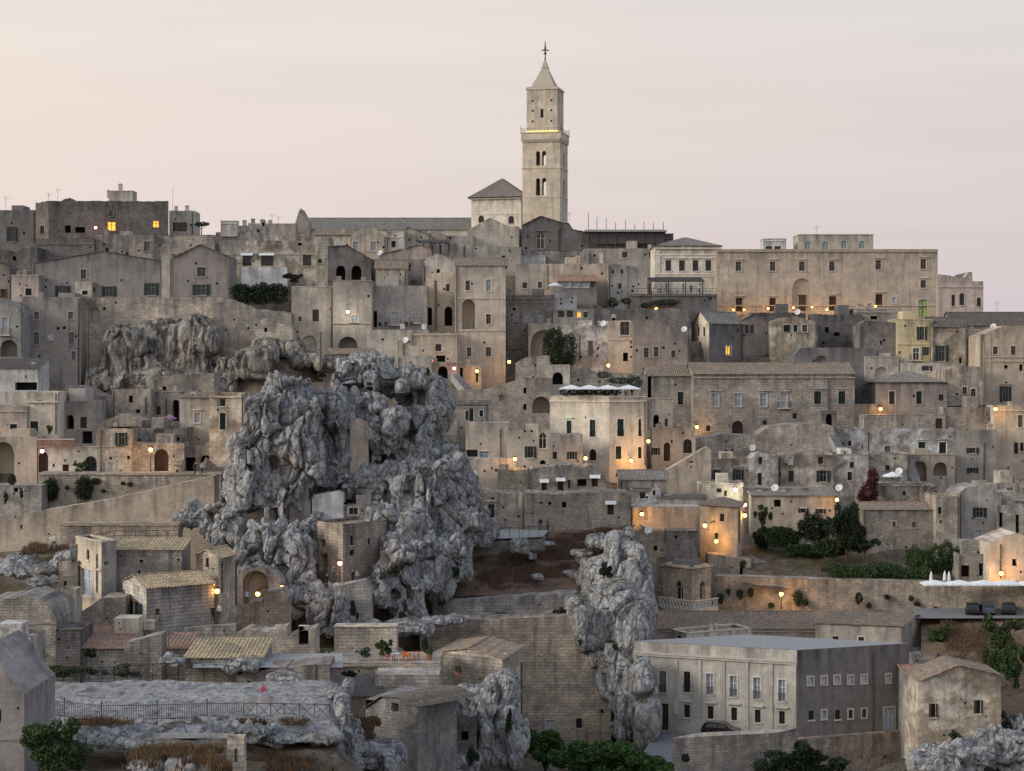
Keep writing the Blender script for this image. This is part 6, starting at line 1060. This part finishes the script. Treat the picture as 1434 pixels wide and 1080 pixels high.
# ------------------------------------------------------------------ fences, railings, scaffold, pergola
def palisade():
    pts = [(33, 999, 152.6), (90, 1006, 150.5), (142, 1011, 149), (220, 1010, 149.3), (290, 1008, 150), (341, 1007, 150.2)]; f0 = P(*pts[0]); root = empty('palisade_fence', f0, 'dark iron palisade fence in front of the pale rock', 'fence')
    W3 = [P(*q) for q in pts]; h = 1.32; tot = 0
    for A, B in zip(W3, W3[1:]):
        n = max(2, int((B - A).length / .165)); mb = MB()
        for z in (.18, h - .12): mb.tube(A + Vector((0, 0, z)), B + Vector((0, 0, z)), .025, n=4)
        mb.build('rail', 'iron', root, f0); me = None
        for k in range(n):
            p = A.lerp(B, k / n)
            if me is None: mb = MB(); mb.tube((0, 0, -.3), (0, 0, h), .024, .018, n=4); o = mb.build('bar', 'iron', root); me = o.data
            else: o = bpy.data.objects.new('bar', me); COL.objects.link(o); o.parent = root
            o.location = p - f0; tot += 1
        mb = MB(); mb.cbox(A + Vector((0, 0, h / 2)), .07, .07, h + .5); mb.build('post', 'iron', root, f0)
palisade()
def xrail(pts, h, label, name='cross_braced_railing', posts=None, cross=True, mid=False):
    W3 = [P(*q) for q in pts]; f0 = W3[0]; root = empty(name, f0, label, 'railing')
    for A, B in zip(W3, W3[1:]):
        n = max(1, round((B - A).length / 1.15))
        for k in range(n + 1): q = A.lerp(B, k / n); mb = MB(); mb.tube(q - Vector((0, 0, .4)), q + Vector((0, 0, h)), .035, n=4); mb.build('post', 'iron', root, f0)
        mb = MB(); up = Vector((0, 0, 1)); mb.tube(A + up * h, B + up * h, .035, n=4); mb.build('rail', 'iron', root, f0); mb = MB(); mb.tube(A + up * (.1 if cross else h * .5), B + up * (.1 if cross else h * .5), .025, n=4); mb.build('rail', 'iron', root, f0)
        if cross:
            for k in range(n): a, c = A.lerp(B, k / n), A.lerp(B, (k + 1) / n); mb = MB(); mb.tube(a + up * .1, c + up * h, .022, n=4); mb.tube(c + up * .1, a + up * h, .022, n=4); mb.build('brace', 'iron', root, f0)
xrail([(341, 1007, 150.2), (398, 1008, 150), (462, 1009, 149.6)], 1.2, 'dark cross-braced railing right of the palisade fence')
xrail([(88, 954, 168), (160, 952, 168.5), (250, 946, 170), (320, 950, 169)], 1.1, 'dark cross-braced railing behind the pale rock')
xrail([(640, 752, 252.4), (700, 751, 252.4), (768, 748, 252.8)], 1.05, 'thin iron lookout railing at the crag path', 'lookout_railing', cross=False)
xrail([(112, 766, 222), (160, 757, 222), (250, 756, 222)], 1.05, 'thin iron railing above the long stone house roof', 'path_railing', cross=False)
xrail([(884, 412, 358.6), (1003, 412, 358.6)], 1.0, 'thin railing along the pergola terrace', 'terrace_railing', cross=False)
def balustrade():
    A, B = P(52, 626, 261.4), P(105, 626, 261.4); root = empty('terracotta_balustrade', A, 'terracotta baluster railing above the dark red arched door', 'balustrade'); mb = MB(); mb.box(A + Vector((0, -.1, .95)), B - A, (0, .25, 0), (0, 0, .12)); mb.build('rail', 'surround', root, A)
    for k in range(20): q = A.lerp(B, (k + .5) / 20); mb = MB(); mb.lathe(q, [(.07, -.05), (.06, .2), (.10, .35), (.05, .7), (.08, .96)], n=6); mb.build('baluster', 'terracotta', root, A)
balustrade()
def scaffold():
    y0 = 391.2; A = P(822, 350, y0); root = empty('scaffolding', A, 'steel scaffolding with dark screens round the dark building', 'scaffolding')
    for k, x in enumerate((824, 836, 849, 862, 876, 889, 902, 915, 929)): p = P(x, 350, y0); t = P(x, (298, 304, 305, 312, 309, 313, 310, 312, 311)[k], y0); mb = MB(); mb.tube(p, t, .06, n=5); mb.build('standard', 'pipe', root, A)
    for y in (322, 331, 341): mb = MB(); mb.tube(P(822, y, y0), P(931, y, y0), .05, n=4); mb.build('ledger', 'pipe', root, A)
    mb = MB(); o = P(823, 342, y0 + .1); mb.box(o, P(930, 342, y0 + .1) - o, (0, .05, 0), (0, 0, P(823, 326, y0).z - o.z)); mb.build('screen', 'mesh_screen', root, A)
    mb = MB(); o = P(818, 324.5, y0 - .6); mb.box(o, P(934, 324.5, y0 - .6) - o, (0, 8, 0), (0, 0, .3)); mb.build('roof_sheet', 'concrete', root, A)
scaffold()
def pergola(x0, x1, yt, yb, D, dep, label, n, mat='dark_canvas'):
    A = P(x0, yb, D); root = empty('pergola', A, label, 'pergola'); z1 = P(x0, yt, D).z
    for k in range(n):
        for d in (0, dep): q = XY(x0 + (x1 - x0) * k / (n - 1), D) ; mb = MB(); mb.box((q.x - .09, D + d - .09, A.z - .2), (.18, 0, 0), (0, .18, 0), (0, 0, z1 - A.z + .2)); mb.build('post', 'brown_wood', root, A)
    mb = MB(); o = Vector((A.x - .3, D - .5, z1)); w = (x1 - x0) / F * D + .6; mb.box(o, (w, 0, 0), (0, dep + 1, .9), (0, 0, .18)); mb.build('cover', mat, root, A)
pergola(912, 984, 395, 413, 359.6, 5, 'dark roofed pergola on the restaurant terrace', 4)
pergola(592, 628, 341, 356, 377, 5, 'black pergola on the roof below the nave', 4)
# ------------------------------------------------------------------ stairs
def stairs(label, p0, p1, n, w, mat='concrete', dirx=None):
    A, B = P(*p0), P(*p1); root = empty('stairway', A, label, 'stairs'); run = Vector((B.x - A.x, B.y - A.y, 0)); step = run / n; side = Vector((run.y, -run.x, 0)).normalized() * w
    if side.y > 0: side = -side
    for k in range(n): o = A + step * k; z = A.z + (B.z - A.z) * k / n; mb = MB(); mb.box((o.x, o.y, z - 1.2), step * 1.02, -side, (0, 0, 1.2 + (B.z - A.z) / n)); mb.build('step', mat, root, A)
stairs('outdoor stone stair down the white house beside the iron arch', (1171, 628, 309.5), (1156, 600, 311.6), 16, 1.6)
stairs('steep pale stair between whitewashed house and arcade', (1277, 675, 304.5), (1266, 643, 308), 18, 1.4)
stairs('long stone steps beside the garden', (1104, 808, 266), (1052, 776, 274), 20, 2.4)
stairs('stone steps at the foot of the tall tan house', (652, 548, 327.5), (630, 522, 331), 14, 1.5)
# ------------------------------------------------------------------ people
PM = {}
def person(px, py, D, label, shirt, trousers, h=1.72, face=0.0, pose='stand', group=None, hair=(.03, .02, .015)):
    key = 'cloth_%02x%02x%02x_%02x' % tuple(int(c * 255) for c in shirt + trousers[:1])
    if key not in PM: person_mat(key, shirt, trousers, hair); PM[key] = 1
    st = 1 if pose == 'walk' else 0
    J = {'pelvis': (0, 0, .92, .15), 'waist': (0, 0, 1.08, .135), 'chest': (0, -.01, 1.30, .16), 'neck': (0, 0, 1.47, .06), 'chin': (0, -.02, 1.53, .075), 'head': (0, -.01, 1.64, .10), 'crown': (0, 0, 1.72, .075)}
    for s, n in ((-1, 'l'), (1, 'r')):
        y = .18 * s * st
        J.update({n + 'hip': (.09 * s, 0, .86, .10), n + 'knee': (.10 * s, -.03 + y, .48, .07), n + 'ankle': (.10 * s, .02 + y * 1.6, .09, .045), n + 'toe': (.11 * s, -.15 + y * 1.6, .035, .035), n + 'sh': (.19 * s, 0, 1.40, .065), n + 'elbow': (.25 * s, .03 - y * .6, 1.12, .048), n + 'wrist': (.25 * s, -.06 - y, .88, .035), n + 'hand': (.24 * s, -.09 - y, .79, .035)})
    if pose == 'sit':
        for k, v in list(J.items()):
            if k[1:] in ('knee',): J[k] = (v[0], -.45, .92, v[3])
            elif k[1:] in ('ankle', 'toe'): J[k] = (v[0], -.75 if k[1:] == 'ankle' else -.85, .55, v[3])
    E = [('pelvis', 'waist'), ('waist', 'chest'), ('chest', 'neck'), ('neck', 'chin'), ('chin', 'head'), ('head', 'crown')]
    for n in 'lr': E += [('pelvis', n + 'hip'), (n + 'hip', n + 'knee'), (n + 'knee', n + 'ankle'), (n + 'ankle', n + 'toe'), ('chest', n + 'sh'), (n + 'sh', n + 'elbow'), (n + 'elbow', n + 'wrist'), (n + 'wrist', n + 'hand')]
    nm = list(J); me = bpy.data.meshes.new('person'); me.from_pydata([J[k][:3] for k in nm], [(nm.index(a), nm.index(c)) for a, c in E], []); me.materials.append(MATS[key]); o = bpy.data.objects.new('person', me); COL.objects.link(o)
    me.skin_vertices.new() if hasattr(me.skin_vertices, 'new') and not me.skin_vertices else None
    md = o.modifiers.new('skin', 'SKIN'); sd = o.modifiers.new('sub', 'SUBSURF'); sd.levels = 1; sd.render_levels = 1
    if not me.skin_vertices:
        import bmesh
        bm = bmesh.new(); bm.from_mesh(me); bm.verts.layers.skin.verify(); bm.to_mesh(me); bm.free()
    for i, k in enumerate(nm): me.skin_vertices[0].data[i].radius = (J[k][3], J[k][3] * (.72 if k in ('pelvis', 'waist', 'chest') else 1))
    me.skin_vertices[0].data[0].use_root = True
    f0 = P(px, py, D); s = h / 1.8; o.location = f0 - Vector((0, 0, .82 * s if pose == 'sit' else 0)); o.scale = (s, s, s); o.rotation_euler.z = face; return tag(o, label, 'person', group)
for a in ((76, 769, 216, 'walker in white shirt and dark trousers on the path below the ramp wall', (.62, .62, .66), (.05, .05, .05), 1.75, 2.0, 'walk'), (72, 769, 217, 'walker in white top beside the dry grass on the path', (.55, .55, .6), (.30, .28, .26), 1.62, 2.2, 'walk'), (757, 743, 256, 'person in black standing by the pale stone house', (.02, .02, .02), (.10, .12, .16), 1.75, .2), (767, 744, 255.5, 'person in grey standing at the lookout railing', (.12, .13, .13), (.03, .03, .03), 1.7, .4), (298, 871, 199.6, 'person in dark clothes standing in the lane below the lamps', (.02, .02, .025), (.02, .02, .02), 1.75, .5), (307, 868, 199.8, 'person in white shirt in the lane by the pierced parapet', (.58, .57, .56), (.05, .05, .06), 1.7, -.4), (346, 847, 213.5, 'person in pale shirt at the mouth of the lit cave', (.55, .57, .6), (.10, .10, .11), 1.7, .5), (458, 824, 223, 'person in black on the steps below the rock church door', (.02, .02, .02), (.02, .02, .02), 1.7, .8, 'walk'), (494, 818, 225.6, 'person in dark clothes right of the rock church lamp', (.03, .03, .035), (.03, .03, .035), 1.75, .6), (500, 817, 225.8, 'person in pale top leaning toward the crag', (.45, .45, .48), (.12, .12, .13), 1.65, .8), (467, 811, 226, 'person in blue-grey beside the rock church wall', (.14, .17, .22), (.08, .08, .1), 1.6, .2), (368, 972, 160.5, 'seated person in bright pink on the pale rock', (.62, .10, .16), (.55, .12, .16), 1.65, .6, 'sit'), (273, 665, 256.6, 'person in dark top walking by the black lane arch', (.05, .04, .06), (.04, .04, .04), 1.7, .4, 'walk'), (283, 664, 256.4, 'person in white top walking by the black lane arch', (.5, .5, .52), (.05, .05, .06), 1.65, .3, 'walk'), (979, 411, 357.5, 'waiter in white at the pergola railing', (.55, .55, .55), (.03, .03, .03), 1.75, 0), (925, 411, 361, 'diner in white under the pergola', (.5, .5, .5), (.04, .04, .05), 1.7, 0), (968, 411, 362, 'diner in grey-blue under the pergola', (.28, .33, .4), (.04, .04, .05), 1.7, 0), (876, 556, 303.9, 'diner in white under the hotel parasols', (.6, .6, .62), (.05, .05, .06), 1.7, 0), (885, 556, 304.1, 'diner in dark clothes under the hotel parasols', (.03, .03, .05), (.03, .03, .05), 1.7, 0)):
    person(*a)
# ------------------------------------------------------------------ cars
def car(px, py, D, rz, label, paint='car_paint'):
    f0 = P(px, py, D); root = empty('parked_car', f0, label, 'car', rz=rz); L, Wd = 4.1, 1.72
    prof = [(-2.05, .35), (-2.02, .78), (-1.95, .95), (-1.75, 1.32), (-1.3, 1.47), (-.2, 1.5), (.45, 1.38), (1.0, .98), (1.75, .84), (2.0, .68), (2.05, .35)]
    mb = MB(); ny = [(-1, 1), (1, 1)]
    def half(x, z): return Wd / 2 * (1 - .17 * max(0, (z - .9) / .6)) * (1 - .06 * abs(x / 2.05) ** 4)
    for (x0, z0), (x1, z1) in zip(prof, prof[1:]): mb.poly([(x0, -half(x0, z0), z0), (x1, -half(x1, z1), z1), (x1, half(x1, z1), z1), (x0, half(x0, z0), z0)])
    for s in (-1, 1):
        for (x0, z0), (x1, z1) in zip(prof, prof[1:]): q = [(x0, s * half(x0, .35), .3), (x1, s * half(x1, .35), .3), (x1, s * half(x1, z1), z1), (x0, s * half(x0, z0), z0)]; mb.poly(q if s < 0 else q[::-1])
    mb.poly([(x, y, .3) for x, y in ((-2, -.8), (-2, .8), (2, .8), (2, -.8))]); mb.build('body', paint, root)
    for s in (-1, 1):
        for a, c in (((-1.62, -1.2), (-.28, -.28)), ((-.2, -.2), (.78, .38))):
            mb = MB(); y = lambda z: s * (half(0, z) + .012); q = [(a[0], y(.98), .98), (c[0], y(.98), .98), (c[1], y(1.36), 1.36), (a[1], y(1.36), 1.36)]; mb.poly(q if s < 0 else q[::-1]); mb.build('side_window', 'glass', root)
        for x in (-1.3, 1.3):
            mb = MB(); mb.tube((x, s * .68, .32), (x, s * .88, .32), .32, n=16); w = mb.build('wheel', 'tyre', root); mb = MB(); mb.tube((x, s * .87, .32), (x, s * .895, .32), .2, n=10); mb.build('rim', 'chrome', w)
        mb = MB(); mb.cbox((1.93, s * .62, .68), .16, .3, .13); mb.build('headlight', 'white_paint', root); mb = MB(); mb.cbox((-1.98, s * .68, .85), .1, .2, .22); mb.build('tail_light', 'rust', root)
    for nm, q in (('windscreen', [(.5, 1.36), (.98, 1.0)]), ('rear_window', [(-1.73, 1.33), (-1.92, 1.0)])):
        (x0, z0), (x1, z1) = q; mb = MB(); o = .012 if x1 > 0 else -.012; pts = [(x0 + o, -half(x0, z0) * .9, z0 + .01), (x1 + o, -half(x1, z1) * .9, z1 + .01), (x1 + o, half(x1, z1) * .9, z1 + .01), (x0 + o, half(x0, z0) * .9, z0 + .01)]; mb.poly(pts if x1 > 0 else pts[::-1]); mb.build(nm, 'glass', root)
    mb = MB(); mb.box((2.0, -.26, .45), (.06, 0, 0), (0, .52, 0), (0, 0, .11)); mb.build('number_plate', 'white_paint', root)
car(1011, 1031, 209.5, math.radians(-22), 'black hatchback parked in front of the monastery')
for k, (x, pt, lab) in enumerate(((1362, 'car_paint', 'dark car parked first along the upper road wall'), (1382, 'car_blue', 'blue-grey car parked on the upper road behind the dark one'), (1413, 'car_paint', 'dark car parked apart on the upper road'))): car(x, 860, 249.3, math.radians((78, 84, 74)[k]), lab, pt)
# ------------------------------------------------------------------ terrace furniture and other small things
def chair(px, py, D, rz, label, mat, group):
    f0 = P(px, py, D); root = empty('chair', f0, label, 'chair', group, rz)
    for x in (-.2, .2):
        for y in (-.2, .2): mb = MB(); mb.cbox((x, y, .22), .045, .045, .45); mb.build('leg', mat, root)
    mb = MB(); mb.cbox((0, 0, .46), .48, .48, .05); mb.build('seat', mat, root); mb = MB(); mb.cbox((0, .22, .72), .46, .045, .42); mb.build('backrest', mat, root)
def table(px, py, D, w, label, mat, group=None):
    f0 = P(px, py, D); root = empty('table', f0, label, 'table', group); mb = MB(); mb.cbox((0, 0, .73), w, .8, .05); mb.build('top', mat, root)
    for x in (-w / 2 + .08, w / 2 - .08):
        for y in (-.32, .32): mb = MB(); mb.cbox((x, y, .35), .06, .06, .7); mb.build('leg', mat, root)
for k, (x, rz) in enumerate(((538, 1.57), (546, .4), (577, -1.57), (583, -1.2), (568, 3.1))): chair(x, 925.5, 196 + .4 * (k % 2), rz, 'orange chair round the terrace table', 'orange_paint', 'orange terrace chairs')
table(563, 925.5, 196.2, 1.7, 'orange table on the stone terrace', 'orange_paint'); table(553, 925.5, 195.8, .9, 'white-topped table on the stone terrace', 'white_paint')
for k, x in enumerate((918, 932, 946, 960, 988, 996)): chair(x, 412.5, 360.5, k, 'white chair on the pergola terrace', 'white_paint', 'pergola terrace chairs')
for k, x in enumerate((925, 953, 975)): table(x, 412.5, 361, 1.0, 'white table on the pergola terrace', 'white_paint', 'pergola terrace tables')
def pot(px, py, D, label):
    f0 = P(px, py, D); root = empty('flower_pot', f0, label, 'pot'); mb = MB(); mb.lathe(f0, [(.2, 0), (.32, .5), (.36, .5), (.36, .58), (.28, .58)], n=10); mb.build('pot', 'terracotta', root, f0); SEED[0] += 1; V, T = leaves([(px, py - 12, D, 5, 7, .4)], 260, .1, SEED[0]); leaf_mesh('foliage', V, T, 'leaf_mid', root, f0)
pot(601, 925, 196, 'terracotta pot with shrub right of the orange chairs'); pot(642, 950, 193, 'potted plant below the stepped tiled roof')
def sign_board():
    p = P(1156, 798, 258.5); root = empty('sign_board', p - Vector((0, 0, 1.2)), 'small black sign board on posts above the road wall', 'sign'); mb = MB(); mb.cbox(p, 1.15, .06, .55); mb.build('board', 'iron', root, root.location)
    for x in (-.45, .45): mb = MB(); mb.tube(p + Vector((x, .06, .2)), p + Vector((x, .06, -1.5)), .04, n=5); mb.build('post', 'iron', root, root.location)
sign_board()
def laundry():
    r = random.Random(4)
    for k, x in enumerate((530, 538, 560, 566, 574, 590)):
        p = P(x, 452 + r.uniform(-2, 2), 344.2); w, h = r.uniform(.5, .9), r.uniform(.6, 1.0); mb = MB()
        for i in range(4): mb.poly([(p.x + w * i / 4, p.y + .06 * (i % 2), p.z), (p.x + w * (i + 1) / 4, p.y + .06 * ((i + 1) % 2), p.z), (p.x + w * (i + 1) / 4, p.y + .06 * ((i + 1) % 2) + .03, p.z - h), (p.x + w * i / 4, p.y + .06 * (i % 2) + .03, p.z - h)])
        tag(mb.build('washing', ('dark_canvas', 'rust', 'white_paint')[k % 3]), 'cloth hung to dry on the laundry balcony', 'laundry', 'washing on the line')
laundry()
def post(px, y0, y1, D, label, r=.12):
    a, t = P(px, y1, D), P(px, y0, D); mb = MB(); mb.tube(a - Vector((0, 0, .6)), t, r, r * .8, n=8); root = empty('utility_post', a, label, 'post'); mb.build('shaft', 'pipe', root, a); mb = MB(); mb.tube(t - Vector((.5, 0, .2)), t + Vector((.5, 0, -.2)), .04, n=4); mb.build('crossarm', 'pipe', root, a)
post(610, 393, 458, 346, 'stout dark lamp column beside the dark arched doorways', .28); post(449, 465, 524, 250, 'dark utility post standing on top of the crag'); post(442, 930, 980, 178, 'grey post on the lower terrace'); post(878, 672, 712, 272, 'tall thin palm-like post beside the long stone house'); post(124, 425, 545, 336.2, 'dark bracket pole beside the tall smooth house', .09); post(211, 632, 664, 259.6, 'pale pole under the lane lamp', .07)
post(236, 884, 918, 184, 'thin iron pole behind the fenced rock', .05)
for l, v in LABELS.items():
    if len(v) > 1 and not all(g for _, g in v): print('DUPLICATE LABEL', l, v)
